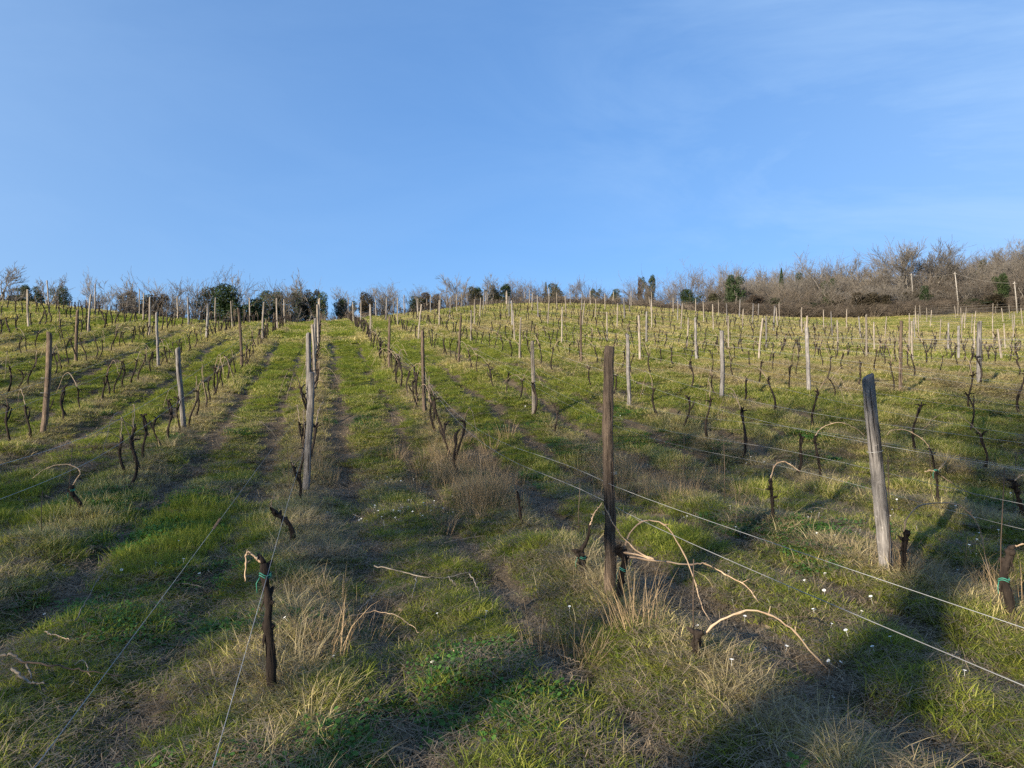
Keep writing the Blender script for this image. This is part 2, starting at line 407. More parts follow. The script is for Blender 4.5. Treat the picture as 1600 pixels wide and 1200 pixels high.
# ---------------------------------------------------------------- scatter through geometry nodes
def scatter(name, pts, rot, scl, idx, dry, variants, label, cat, kind='stuff'):
    """one object whose points carry little instanced meshes"""
    me = new_mesh(name, pts, [], [], [], {'rot': rot, 'scl': scl, 'idx': idx.astype(int), 'dry': dry})
    o = link(name, me); tag(o, label, cat, kind=kind)
    src = bpy.data.collections.new(name + '_source')
    for i, v in enumerate(variants):
        src.objects.link(bpy.data.objects.new('%s_source_%02d' % (name, i), v))
    ng = bpy.data.node_groups.new(name + '_scatter', 'GeometryNodeTree')
    ng.interface.new_socket('Geometry', in_out='INPUT', socket_type='NodeSocketGeometry')
    ng.interface.new_socket('Geometry', in_out='OUTPUT', socket_type='NodeSocketGeometry')
    gi = ng.nodes.new('NodeGroupInput'); go = ng.nodes.new('NodeGroupOutput')
    ci = ng.nodes.new('GeometryNodeCollectionInfo'); ci.inputs['Collection'].default_value = src
    ci.inputs['Separate Children'].default_value = True; ci.inputs['Reset Children'].default_value = True
    ip = ng.nodes.new('GeometryNodeInstanceOnPoints'); ip.inputs['Pick Instance'].default_value = True
    def na(n, t):
        x = ng.nodes.new('GeometryNodeInputNamedAttribute'); x.data_type = t; x.inputs['Name'].default_value = n
        return next(s for s in x.outputs if s.enabled and s.name == 'Attribute')
    l = ng.links.new
    l(gi.outputs[0], ip.inputs['Points']); l(ci.outputs[0], ip.inputs['Instance'])
    l(na('idx', 'INT'), ip.inputs['Instance Index'])
    er = ng.nodes.new('FunctionNodeEulerToRotation'); l(na('rot', 'FLOAT_VECTOR'), er.inputs[0]); l(er.outputs[0], ip.inputs['Rotation'])
    l(na('scl', 'FLOAT_VECTOR'), ip.inputs['Scale']); l(ip.outputs[0], go.inputs[0])
    md = o.modifiers.new('scatter', 'NODES'); md.node_group = ng
    return o

def blades_mesh(name, seed, n, radius, h0, h1, w, lean, curl, m, clump=0.0):
    rs = np.random.default_rng(seed)
    a = rs.random(n) * 2 * math.pi; rr = radius * np.sqrt(rs.random(n)) * (1 if not clump else 1)
    if clump: rr *= clump
    bx, by = rr * np.cos(a), rr * np.sin(a)
    h = h0 + (h1 - h0) * rs.random(n) ** 1.3
    az = rs.random(n) * 2 * math.pi
    if clump: az = a + rs.normal(0, .6, n)
    le = lean * (0.3 + rs.random(n)); cu = curl * rs.random(n)
    fa = rs.random(n) * math.pi
    wx, wy = np.cos(fa), np.sin(fa)
    levels = [0, .4, .75, 1.0]; wid = [1, .85, .55, 0.08]
    V = []
    for lv, wd in zip(levels, wid):
        off = h * (np.sin(le) * lv + cu * lv * lv * .8)
        z = h * (np.cos(le) * lv - cu * .45 * lv ** 3) - .012 * (lv == 0)
        cx = bx + np.cos(az) * off; cy = by + np.sin(az) * off
        hw = w * wd * .5 * (0.7 + .6 * (h - h0) / (h1 - h0 + 1e-6))
        V.append(np.stack([cx - wx * hw, cy - wy * hw, z], -1)); V.append(np.stack([cx + wx * hw, cy + wy * hw, z], -1))
    V = np.stack(V, 1).reshape(-1, 3)
    b = np.arange(n)[:, None] * 8
    q = np.concatenate([b + np.array([[0, 1, 3, 2]]), b + np.array([[2, 3, 5, 4]]), b + np.array([[4, 5, 7, 6]])], 0)
    return new_mesh(name, V, q.ravel(), np.full(len(q), 4), [m])
def leaves_mesh(name, seed, n, radius, hmax, size, m):
    rs = np.random.default_rng(seed)
    a = rs.random(n) * 2 * math.pi; rr = radius * np.sqrt(rs.random(n)); z = hmax * (.3 + .7 * rs.random(n))
    c = np.stack([rr * np.cos(a), rr * np.sin(a), z], -1)
    V = []; 
    az = rs.random(n) * 2 * math.pi; s = size * (.6 + .8 * rs.random(n)); ti = rs.normal(0, .45, (n, 2))
    for k in range(6):
        an = az + k * math.pi / 3
        dx = np.cos(an) * s * .5; dy = np.sin(an) * s * .5 * .8
        V.append(c + np.stack([dx, dy, dx * ti[:, 0] + dy * ti[:, 1]], -1))
    V = np.stack(V, 1).reshape(-1, 3); b = np.arange(n)[:, None] * 6
    q = b + np.arange(6)[None]
    return new_mesh(name, V, q.ravel(), np.full(len(q), 6), [m])

def in_view(x, y, margin=1.0, lo=-0.75, hi=0.75):
    return (y > 1.2) & (x > lo * y - margin) & (x < hi * y + margin)
def sample_region(n_per, d0, d1, rs):
    """random points in the view wedge between two distances"""
    area = .75 * (d1 * d1 - d0 * d0) + 2 * (d1 - d0)
    n = int(area * n_per)
    y = np.sqrt(d0 * d0 + (d1 * d1 - d0 * d0) * rs.random(n))
    x = (rs.random(n) * 2 - 1) * (.75 * y + 1.0)
    return x, y

GN = [
    blades_mesh('gb0', 1, 80, .13, .04, .11, .0042, .5, .7, M['grass']),
    blades_mesh('gb1', 2, 80, .13, .03, .09, .0042, .8, .9, M['grass']),
    blades_mesh('gb2', 3, 60, .10, .05, .15, .0042, .5, .9, M['grass'], .8),
    blades_mesh('gb3', 4, 70, .11, .05, .13, .0040, .7, 1.1, M['grass']),
    # wide patches for the middle and far distance
    blades_mesh('gm0', 5, 80, .17, .05, .14, .0085, .5, .8, M['grass']),
    blades_mesh('gm1', 6, 80, .17, .05, .17, .0085, .6, .9, M['grass']),
    blades_mesh('gf0', 7, 110, .34, .06, .17, .020, .5, .8, M['grass']),
    blades_mesh('gf1', 8, 110, .34, .06, .20, .020, .6, .9, M['grass']),
]
DN = [
    blades_mesh('db0', 21, 46, .13, .06, .20, .0032, 1.0, 1.4, M['straw']),
    blades_mesh('db1', 22, 60, .16, .05, .14, .0034, 1.3, 1.1, M['straw']),
    blades_mesh('db2', 23, 40, .12, .10, .28, .0032, .6, 1.1, M['straw'], .7),
    blades_mesh('dm0', 24, 60, .18, .05, .17, .0075, 1.0, 1.3, M['straw']),
    blades_mesh('dm1', 25, 50, .18, .06, .23, .0075, .8, 1.2, M['straw']),
    blades_mesh('df0', 26, 80, .36, .05, .17, .018, .9, 1.1, M['straw']),
]
CN = [leaves_mesh('cb0', 31, 80, .16, .05, .018, M['clover']), leaves_mesh('cb1', 32, 70, .14, .06, .022, M['clover'])]

CLEAR = [(955, 5.5, .10), (1386, 6.0, .11), (1085, 4.3, .10), (912, 6.05, .12), (968, 5.35, .10), (422, 3.95, .10), (456, 7.2, .16), (468, 9.6, .14), (125, 8.3, .14), (1412, 5.85, .10), (1578, 5.0, .12),
         (1207, 7.6, .12), (1595, 7.6, .14), (1466, 8.6, .12), (215, 10.9, .15), (1280, 10.5, .14), (812, 8.2, .12), (477, 10.8, .16), (1465, 10.2, .12), (600, 5.2, .35), (650, 5.9, .4), (770, 4.6, .35)]
def clear_mask(x, y):
    # the grass in front of each trunk and post is trodden short
    m = np.ones(len(x))
    for px, D, w in CLEAR:
        x0 = (px - 800) / F * y
        m = np.where((np.abs(x - x0) < w) & (y > D - .75) & (y < D + .12), .32, m)
    return m
def litter_mesh(name, seed, n=110, radius=.2):
    rs = np.random.default_rng(seed); V = []
    a = rs.random(n) * 6.28; r0 = radius * np.sqrt(rs.random(n)); az = rs.random(n) * 6.28; L_ = rs.uniform(.02, .09, n); w = rs.uniform(.0006, .0017, n); z0 = rs.uniform(.004, .03, n); z1 = rs.uniform(.004, .04, n)
    c = np.stack([r0 * np.cos(a), r0 * np.sin(a)], -1); d = np.stack([np.cos(az), np.sin(az)], -1); q = np.stack([-d[:, 1], d[:, 0]], -1)
    for e, sgn, z in ((-.5, -1, z0), (-.5, 1, z0), (.5, 1, z1), (.5, -1, z1)):
        V.append(np.column_stack([c + d * (L_ * e)[:, None] + q * (w * sgn)[:, None], z]))
    V = np.stack(V, 1).reshape(-1, 3)
    return new_mesh(name, V, np.arange(n * 4), np.full(n, 4), [M['thatch']])
def rots(n, rs, tilt=.12): return np.stack([rs.normal(0, tilt, n), rs.normal(0, tilt, n), rs.random(n) * 2 * math.pi], -1)
def build_grass():
    rs = np.random.default_rng(5)
    G = []; D = []; C = []
    for (dens, a, b, gset, dset, gs, ds) in [
        (330, 1.3, 9, (0, 4), (0, 3), 1.0, .42), (170, 9, 17, (0, 4), (0, 3), 1.15, .42),
        (125, 17, 34, (4, 6), (3, 5), 1.0, .42), (38, 34, 62, (6, 8), (5, 6), 1.0, .42), (20, 62, 112, (6, 8), (5, 6), 1.15, .42)]:
        x, y = sample_region(dens, a, b, rs)
        r, dry, soil = cover(x, y)
        u = rs.random(len(x))
        lush = fbm(x * .55 + 31, y * .8 + 7, 4, 3)
        spot = .30 * np.exp(-((x + 4.1) / 1.4) ** 2 - ((y - 9.2) / .9) ** 2) + .2 * np.exp(-((x + 3.4) / 1.2) ** 2 - ((y - 7.0) / 1.0) ** 2)
        lush = lush + spot; dry = np.clip(dry - 1.4 * spot, 0, 1)
        gap = fbm(x * 2.3 + 50, y * 2.3, 0, 2)
        keep = (u > soil ** .75 * 1.25 - .02) & ((gap > .43) | (rs.random(len(x)) < .45) | (b > 34))
        keep &= ~((soil > .60) & (rs.random(len(x)) < .7))
        x, y, dry, soil, lush, r = x[keep], y[keep], dry[keep], soil[keep], lush[keep], r[keep]
        u = rs.random(len(x))
        isd = u < np.clip((dry - .30) * 1.0, .04, .62)
        isc = (~isd) & (b <= 17) & (fbm(x * .8 + 3, y * .8, 2, 2) > .64) & (rs.random(len(x)) < .6)
        isg = ~isd & ~isc
        for sel, out, st_, sc0 in ((isg, G, gset, gs), (isd, D, dset, ds), (isc, C, (0, 2), 1.0)):
            xx, yy = x[sel], y[sel]; n = len(xx)
            zz = height(xx, yy)
            # low matted grass, longer where it grows lush
            hs = .28 + 2.4 * np.clip(lush[sel] - .50, 0, .35) + rs.random(n) * .22 + .9 * np.clip(fbm(xx * 2.6, yy * 2.6, 1, 2) - .55, 0, .4)
            if out is D: hs = .32 + rs.random(n) ** 2 * .55 + .25 * np.exp(-(r[sel] / .4) ** 2)
            sc = (.85 + .4 * rs.random(n)) * (gs if out is G else 1.0)
            scl = np.stack([sc, sc, sc * hs], -1)
            ii = rs.integers(st_[0], st_[1], n)
            if out is C: sc = sc * .8
            near_clear = clear_mask(xx, yy); hs = hs * near_clear
            if out is D and st_[0] == 0:
                ii = np.where((ii == 2) & (rs.random(n) < .6), 1, ii)
            out.append((np.stack([xx, yy, zz], -1), rots(n, rs), scl, ii, dry[sel]))
    def cat(L_): return [np.concatenate([q[i] for q in L_]) for i in range(5)]
    g = cat(G); d = cat(D); c = cat(C)
    print('grass', len(g[0]), 'dry', len(d[0]), 'clover', len(c[0]))
    scatter('grass', *g, GN, 'short green and yellowing grass covering the vineyard slope', 'grass')
    scatter('dry_grass', *d, DN, 'tufts of dry straw coloured grass along the vine rows', 'dry grass')
    scatter('clover', *c, CN, 'low patches of dark green clover in the grass', 'clover')
build_grass()
def build_litter():
    rs = np.random.default_rng(15)
    x1, y1 = sample_region(70, 1.3, 13, rs); x2, y2 = sample_region(26, 13, 26, rs)
    x = np.concatenate([x1, x2]); y = np.concatenate([y1, y2]); n = len(x)
    sc = rs.uniform(.8, 1.4, n)
    scatter('litter', np.stack([x, y, height(x, y)], -1), rots(n, rs, .06), np.stack([sc, sc, sc], -1), rs.integers(0, 3, n), np.zeros(n), [litter_mesh('lit%d' % i, 40 + i) for i in range(3)],
            'dead grass stalks and leaf litter lying on the bare soil', 'litter')
build_litter()
def build_clods():
    rs = np.random.default_rng(19); me = []
    for i in range(4):
        V = []; n1, n2 = 5, 7
        for a in range(1, n1):
            for b in range(n2):
                th = a * math.pi / n1; ph = b * 2 * math.pi / n2; r = rs.uniform(.7, 1.2)
                V.append([r * math.sin(th) * math.cos(ph), r * math.sin(th) * math.sin(ph), r * .65 * math.cos(th)])
        V += [[0, 0, .6], [0, 0, -.6]]; F_ = []; T = []
        for a in range(n1 - 2):
            for b in range(n2):
                F_ += [a * n2 + b, (a + 1) * n2 + b, (a + 1) * n2 + (b + 1) % n2, a * n2 + (b + 1) % n2]; T.append(4)
        N_ = len(V)
        for b in range(n2): F_ += [N_ - 2, b, (b + 1) % n2]; T.append(3); F_ += [N_ - 1, (n1 - 2) * n2 + (b + 1) % n2, (n1 - 2) * n2 + b]; T.append(3)
        me.append(new_mesh('clod', V, F_, T, [M['clod']]))
    x, y = sample_region(190, 1.3, 17, rs)
    soil = cover(x, y)[2]; keep = rs.random(len(x)) < np.clip(soil * 1.3 - .25, 0, 1) * np.clip(fbm(x * 3, y * 3, 2, 2) * 3 - .9, 0.1, 1)
    x, y = x[keep], y[keep]; n = len(x); sc = .005 + .022 * rs.random(n) ** 3
    scatter('clods', np.stack([x, y, height(x, y)], -1), rots(n, rs, .5), np.stack([sc, sc, sc], -1), rs.integers(0, 4, n), np.zeros(n), me, 'small crumbs and clods of earth on the worn strips', 'earth clods')
build_clods()

# ---------------------------------------------------------------- daisies
def build_daisies():
    rs = np.random.default_rng(8)
    mb = MB()
    for k in range(9):
        a = k * 2 * math.pi / 9
        c, s = math.cos(a), math.sin(a)
        p = np.array([[.003, -.002, .05], [.003, .002, .05], [.011, .0028, .052], [.011, -.0028, .052]])
        R = np.array([[c, s, 0], [-s, c, 0], [0, 0, 1]])
        mb.add(p @ R, [[0, 3, 2, 1]], 4)
    mb.tube([[0, 0, 0], [0, 0, .05]], .0008, 3)
    me = mb.mesh('daisy', [M['petal']])
    pts = []
    for px, py, D, n, sp in [(632, 805, 9.1, 60, .38), (660, 745, 11.5, 22, .5), (1290, 1010, 4.6, 16, .5), (1200, 960, 5.3, 14, .5), (1110, 720, 12, 20, .7), (1340, 820, 7.6, 12, .7), (1420, 750, 9.5, 14, 1.0), (1260, 800, 8.3, 14, .9), (150, 880, 6.3, 8, .5), (640, 970, 5.0, 7, .5), (1500, 850, 7, 10, .6), (990, 640, 17, 25, 1.6)]:
        x0, y0, _ = P3(px, py, D)
        pts.append(np.stack([x0 + rs.normal(0, sp, n), y0 + rs.normal(0, sp, n)], -1))
    xy = np.concatenate(pts); z = height(xy[:, 0], xy[:, 1]); n = len(xy)
    sc = .75 + .5 * rs.random(n)
    scatter('daisies', np.column_stack([xy, z]), rots(n, rs, .3), np.stack([sc, sc, sc * 1.5], -1), np.zeros(n, int), np.zeros(n), [me], 'tiny white daisies dotted in the short grass', 'daisies')
build_daisies()

# ---------------------------------------------------------------- posts
def post_mesh(seed, h=1.75, r=.05, m='post_grey', crack=False, sides=12, rings=16):
    rs = np.random.default_rng(seed)
    z = np.linspace(-.25, h, rings)
    bend = rs.normal(0, .018, 2); f1 = rs.normal(0, .008, (rings, 2)).cumsum(0) * .35
    V = []
    shape = 1 + .09 * rs.normal(0, 1, sides)
    for i, zz in enumerate(z):
        t = (zz + .25) / (h + .25)
        rad = r * (1.10 - .18 * t) * shape * (1 + rs.normal(0, .025, sides))
        if crack: rad[2] *= .62
        a = np.arange(sides) * 2 * math.pi / sides + .15 * math.sin(t * 2 + seed)
        cx = bend[0] * math.sin(t * 3.1) + f1[i, 0]; cy = bend[1] * math.sin(t * 3.1) + f1[i, 1]
        V.append(np.stack([cx + rad * np.cos(a), cy + rad * np.sin(a), np.full(sides, zz)], -1))
    top = V[-1].copy(); c = top.mean(0); tilt = rs.normal(0, .12, 2)
    V[-1][:, 2] += (V[-1][:, 0] - c[0]) * tilt[0] * 2 + (V[-1][:, 1] - c[1]) * tilt[1] * 2
    V[-2][:, 2] = V[-1][:, 2] - .06
    bev = c + (V[-1] - c) * .86; bev[:, 2] = V[-1][:, 2] + .008
    V.append(bev)
    V = np.concatenate(V); n = rings + 1
    i = np.arange(n - 1)[:, None] * sides; j = np.arange(sides)[None]; j2 = (j + 1) % sides
    q = np.stack([i + j, i + j2, i + j2 + sides, i + j + sides], -1).reshape(-1, 4)
    F_ = np.concatenate([q.ravel(), np.arange(sides) + (n - 1) * sides]); T = np.concatenate([np.full(len(q), 4), [sides]])
    me = new_mesh('vineyard_post', V, F_, T, [M[m]], smooth=True)
    return me

posts = []      # (k, t, x, y, D)
def rowname(k):
    n = k - 1
    if n < -1 or n > 12: return 'in the %s row %s of the thick brown post' % (ordw(abs(n)), 'right' if n > 0 else 'left')
    if n == 0: return 'in the row of the thick brown post'
    if n == -1: return 'in the row lined up left of the thick brown post'
    return 'in the %s row %s of the thick brown post' % (ordw(abs(n)), 'right' if n > 0 else 'left')
def visible(x, y, ztop, n=40):
    """does the straight line from the camera clear the hill?"""
    f = np.linspace(.15, .97, n)
    z = CAMZ + (ztop - CAMZ) * f
    return bool(np.all(base_h(x * f, y * f) < z))
CROSS_S, CROSS_T = 46.0, 47.0       # beyond this corner the rows run across the slope instead
def tend(s):                         # how far uphill each row reaches
    return float(np.interp(s, [-60, -25, -8, -1, 3, 8, 15, 40, 90], [44, 50, 58, 66, 78, 92, 96, 72, 62]))
def in_frame(x, y, m=0.02): return y > .5 and abs(x / y) < 800 / F + m

rp_ = random.Random(4)
PM = {'grey': [post_mesh(50 + i, 1.75, .050, 'post_grey') for i in range(6)],
      'brown': [post_mesh(60 + i, 1.78, .046, 'post_brown') for i in range(4)],
      'pale': [post_mesh(70 + i, 1.76, .040, 'post_pale') for i in range(6)]}
def add_post(x, y, me, lean=(0, 0), rz=0, label='', group='wooden posts of the vine rows', sz=1.0, sr=1.0, name='vineyard_post'):
    o = link(name, me, loc=(x, y, H1(x, y)))
    o.rotation_euler = (lean[0], lean[1], rz); o.scale = (sr, sr, sz)
    return tag(o, label, 'post', group)

def px_x0(k): return None
# measured posts:  (px of base, py base, D, mesh kind, height, leaning to the right at the top in radians)
special = {}
def row_s(k): return S0 + SP * k
cand = []
for k in range(-14, 36):
    s = row_s(k)
    ts = [5.4 + 10 * j for j in range(0, 10)]
    if k == 0: ts = [10.8, 15.6, 20.6, 25.6, 30.6, 35.6, 41, 46, 51, 56]
    for j, t in enumerate(ts):
        if t > tend(s): continue
        if s > CROSS_S and t > CROSS_T - (s - CROSS_S) * .15: continue
        jt = rp_.uniform(-.35, .35) if t > 6 and k != 0 else 0
        js = rp_.uniform(-.06, .06)
        x, y = st2xy(s + js, t + jt)
        if not in_frame(x, y): continue
        z = H1(x, y)
        if not visible(x, y, z + 1.72): continue
        cand.append((k, j, t, x, y, z))
print('posts', len(cand))
count_row = {}
# read off the photo: (row, nearest 15 or 25 m layer): base px, D, kind, lean to the right, height, width
MEAS = {(-2, 15): (65, 13.6, 'brown', .075, 1.90, 1.15), (-1, 15): (286, 14.4, 'grey', -.045, 1.66, 1.15), (-3, 25): (119, 23, 'brown', .04, 1.72, 1.1), (-2, 25): (247, 23.6, 'grey', .01, 1.80, 1.0),
        (-1, 25): (377, 24.4, 'brown', -.07, 2.05, 1.1), (1, 15): (664, 15.7, 'brown', -.035, 1.90, .95), (1, 25): (609, 25, 'brown', .0, 1.82, .95), (2, 15): (834, 16.2, 'pale', -.02, 1.72, 1.15),
        (2, 25): (717, 24.9, 'brown', .04, 1.70, .9), (3, 15): (984, 17.0, 'grey', -.04, 1.74, 1.0), (4, 15): (1127, 17.6, 'grey', 0, 1.72, 1.05), (5, 15): (1263, 18.2, 'grey', 0, 1.72, 1.1),
        (6, 15): (1407, 18.5, 'brown', .02, 1.88, 1.0), (7, 15): (1531, 19.0, 'grey', 0, 1.76, 1.25), (3, 25): (812, 26.4, 'pale', .02, 1.65, .9), (4, 25): (909, 27.1, 'brown', -.02, 1.90, .9),
        (5, 25): (1000, 27.8, 'pale', -.03, 1.74, 1.25), (6, 25): (1089, 28.4, 'grey', -.04, 1.72, 1.15), (7, 25): (1186, 28.5, 'pale', .08, 1.72, 1.1), (8, 25): (1261, 29.0, 'pale', 0, 1.80, 1.05),
        (9, 25): (1354, 29.5, 'pale', -.01, 1.86, 1.0), (10, 25): (1426, 30.3, 'pale', -.04, 1.70, 1.1), (11, 25): (1497, 31.0, 'grey', 0, 1.55, 1.2), (12, 25): (1565, 31.7, 'pale', -.12, 1.40, 1.1)}
for (k, j, t, x, y, z) in sorted(cand, key=lambda c: (c[0], c[2])):
    count_row[k] = count_row.get(k, 0) + 1; n = count_row[k]
    D = y
    near = D < 22
    r = rp_.random()
    if k == 1 and t < 6:
        x, y = (955 - 800) / F * 5.5, 5.5
        me = post_mesh(901, P3(955, 543, 5.5)[2] - H1(x, y), .040, 'post_brown', sides=16, rings=30)
        x, y = (955 - 800) / F * 5.5, 5.5
        o = add_post(x, y, me, (0, -.012), 0, 'thick brown wooden post in the foreground between two knobbly vines')
        w = MB(); w.tube([[.053 * math.cos(a), .053 * math.sin(a), .93 + a * .002] for a in np.linspace(0, 12.4, 40)], .0018, 5)
        link('wire_wrap', w.mesh('wire_wrap', [M['wire']]), o); continue
    if k == 2 and t < 6:
        x, y = (1386 - 800) / F * 6.0, 6.0
        me = post_mesh(902, P3(1350, 587, 6.0)[2] - H1(x, y), .049, 'post_grey', crack=True, sides=16, rings=26)
        x, y = (1386 - 800) / F * 6.0, 6.0
        o = add_post(x, y, me, (0.03, -.118), 0, 'weathered grey post leaning left with a long dark crack near the right edge')
        w = MB(); w.tube([[.060 * math.cos(a), .060 * math.sin(a), .98 + a * .002] for a in np.linspace(0, 6.2, 24)], .0018, 5)
        link('wire_wrap', w.mesh('wire_wrap', [M['wire']]), o); continue
    if k == 0 and n == 1:
        me = post_mesh(903, P3(490, 583, 10.7)[2] - H1(x, y), .047, 'post_grey', sides=14, rings=24)
        o = add_post(x, y, me, (0, .02), 0, 'silvery split grey post leaning right, frontmost of the posts lined up uphill'); o.rotation_euler = (0, .028, 0); continue
    light = t > 27
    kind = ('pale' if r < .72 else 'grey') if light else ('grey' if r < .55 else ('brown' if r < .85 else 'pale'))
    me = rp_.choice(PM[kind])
    sr = rp_.uniform(.85, 1.15) * (1.0 if near else .95)
    sz = rp_.uniform(.9, 1.08)
    if k == 0: sz = rp_.uniform(.98, 1.12); sr = 1.05
    lean = (rp_.gauss(0, .03), rp_.gauss(0, .035))
    if rp_.random() < .08: lean = (lean[0], lean[1] + rp_.choice((-.12, .12)))
    if k == 0: lean = (lean[0], rp_.uniform(0, .03))
    mk = (k, 15 if 12 < t < 18 else 25 if 22 < t < 28 else 0)
    if mk in MEAS:
        px_, y, kind, ln, hh_, sr = MEAS[mk]; x = (px_ - 800) / F * y; z = H1(x, y); hh_ -= z - float(base_h(x, y)[0]); sr *= .92
        me = PM[kind][(k * 7 + n) % len(PM[kind])]; lean = (lean[0], ln); sz = hh_ / 1.75; rz_ = 0
    else: rz_ = rp_.uniform(0, 6.28)
    tone = {'pale': 'pale', 'grey': 'grey', 'brown': 'dark brown'}[kind]
    first = cand and any(c[0] == k and c[2] < 6 for c in cand)
    if D < 62:
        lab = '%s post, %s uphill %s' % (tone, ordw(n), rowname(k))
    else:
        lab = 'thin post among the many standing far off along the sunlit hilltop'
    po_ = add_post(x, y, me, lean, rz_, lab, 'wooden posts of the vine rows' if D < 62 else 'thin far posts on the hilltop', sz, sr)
    if mk in MEAS and D < 20:
        for hw in (.72, .98):
            w = MB(); w.tube([[.058 * math.cos(a), .058 * math.sin(a), hw + a * .0015] for a in np.linspace(0, 6.3, 20)], .0020, 5)
            link('wire_wrap', w.mesh('wire_wrap', [M['wire']]), po_)
    posts.append((k, t, x, y))

# ---------------------------------------------------------------- vines
def vine_parts(seed, h=.62, lean=.25, canes=1, r=.026, sides=8, long_=1.0):
    rs = np.random.default_rng(seed)
    tr = MB(); n = 13
    t = np.linspace(0, 1, n); az = rs.random() * 6.28
    wob = np.stack([np.sin(t * rs.uniform(3, 6) + rs.random() * 6), np.cos(t * rs.uniform(3, 6) + rs.random() * 6)], -1)
    wob -= wob[0]
    x = math.cos(az) * lean * h * t ** 1.2 + wob[:, 0] * .045; y = math.sin(az) * lean * h * t ** 1.2 + wob[:, 1] * .045
    z = -.1 + (h + .1) * t
    P = np.stack([x, y, z], -1)
    rad = r * (1.35 - .6 * t + .5 * np.exp(-((t - .97) / .09) ** 2)) * (1 + rs.normal(0, .10, n))
    tr.tube(P, rad, sides, rough=.16, rs=rs)
    head = P[-1]
    for q in range(3):      # knuckles and spurs
        a = rs.random() * 6.28; l = rs.uniform(.04, .11)
        e = head + np.array([math.cos(a) * l, math.sin(a) * l, rs.uniform(.0, .08)])
        tr.tube([head - [0, 0, .02], (head + e) / 2 + [0, 0, .01], e], [r * .9, r * .7, r * .5], 6, rough=.15, rs=rs)
    if rs.random() < .45:
        q = P[8]; a = rs.random() * 6.28; e1 = q + np.array([math.cos(a) * .07, math.sin(a) * .07, h * .18]); e2 = e1 + np.array([math.cos(a) * .03, math.sin(a) * .03, h * .17])
        tr.tube([q, (q + e1) / 2 + [0, 0, -.01], e1, e2], [r * .8, r * .75, r * .8, r * .55], 7, rough=.18, rs=rs)
    for q in range(4):      # strips of peeling bark
        i = rs.integers(2, 11); a = rs.random() * 6.28; o_ = np.array([math.cos(a), math.sin(a), 0]) * rad[i] * 1.05
        tr.tube([P[i] + o_, P[i] + o_ * 1.35 + [0, 0, -.03], P[i] + o_ * 1.6 + [0, 0, -.08]], [.004, .004, .002], 4)
    ca = []
    for c in range(canes):
        mb = MB(); a = (rs.choice([0, math.pi]) + rs.normal(0, .35)) + 1.82    # along the row
        L_ = rs.uniform(.45, .95) * long_; up = rs.uniform(.16, .40); m = 14
        tt = np.linspace(0, 1, m)
        d = L_ * tt; zz = up * np.sin(tt * math.pi * rs.uniform(.85, 1.15)) * 1.1 - .12 * tt ** 2
        jit = rs.normal(0, .006, (m, 3)); jit[0] = 0
        pts = head + np.stack([np.cos(a) * d, np.sin(a) * d, zz], -1) + jit
        mb.tube(pts, np.linspace(.0058, .0030, m), 5)
        if rs.random() < .5:
            q = pts[m // 2]; e = q + [rs.normal(0, .08), rs.normal(0, .08), rs.uniform(.02, .12)]
            mb.tube([q, (q + e) / 2, e], [.0035, .003, .002], 4)
        ca.append(mb)
    return tr, ca, head
def vine_object(seed, **kw):
    tr, ca, head = vine_parts(seed, **kw)
    e = bpy.data.objects.new('grapevine', None); e.empty_display_size = .2; col.objects.link(e)
    link('trunk', tr.mesh('trunk', [M['bark']]), e)
    for c in ca: link('cane', c.mesh('cane', [M['cane_dull']]), e)
    return e, head
# rows get vines roughly every metre
rv = random.Random(9)
vc = []
explicit = [  # (px of base, D, height, lean direction, label)
    (1083, 4.3, .42, 'stub'), (912, 6.05, .42, 'left'), (966, 5.35, .52, 'post'), (812, 8.2, .55, 'thin'),
    (420, 3.95, .80, 'tall'), (456, 7.2, .48, 'bent'), (466, 9.6, .5, 'by'), (125, 8.3, .50, 'band'),
    (1412, 5.85, .45, 'arch'), (1578, 5.0, .62, 'green'), (1212, 7.6, .5, 'x'), (1592, 7.6, .62, 'y'), (1466, 8.6, .35, 'z'), (215, 10.9, .62, 'w')]
for k in range(-14, 36):
    s = row_s(k); t = 3.0 + rv.random()
    while t < tend(s):
        t += rv.uniform(1.0, 1.5) if (k > 1 or k < -6) else rv.uniform(.62, .85)
        if rv.random() < (.12 if (k > 1 or k < -6) else .06): continue
        if s > CROSS_S and t > CROSS_T - (s - CROSS_S) * .15: break
        x, y = st2xy(s + rv.gauss(0, .04), t)
        if not in_frame(x, y, .06): continue
        if (k in (0, 1, 2, -1, 3)) and t < 10.5 and y < 11: continue     # placed by hand
        pt = [5.4 + 10 * j for j in range(10)]
        if min(abs(t - q) for q in pt) < .12: t += .15; x, y = st2xy(s, t)
        vc.append((k, t, x, y))
hx = np.array([v[2] for v in vc]); hy = np.array([v[3] for v in vc]); hz = height(hx, hy)
vc = [v + (float(z),) for v, z in zip(vc, hz)]
vc = [v for v in vc if visible(v[2], v[3], v[4] + .62, 30)]
vc.sort(key=lambda v: math.hypot(v[2], v[3]))
n_ind = 300 - len(explicit) - 4
ind, rest = vc[:n_ind], vc[n_ind:]
print('vines', len(vc), 'individual to', ind[-1][3], 'far', len(rest))
protos = []
for i in range(12):
    e, _ = vine_object(300 + i, h=.48 + .022 * i, lean=.12 + .03 * (i % 5), canes=[1, 0, 1, 2, 0, 1][i % 6], r=.0155 + .0012 * (i % 5))
    protos.append(e)
used = set(); rowcount = {}
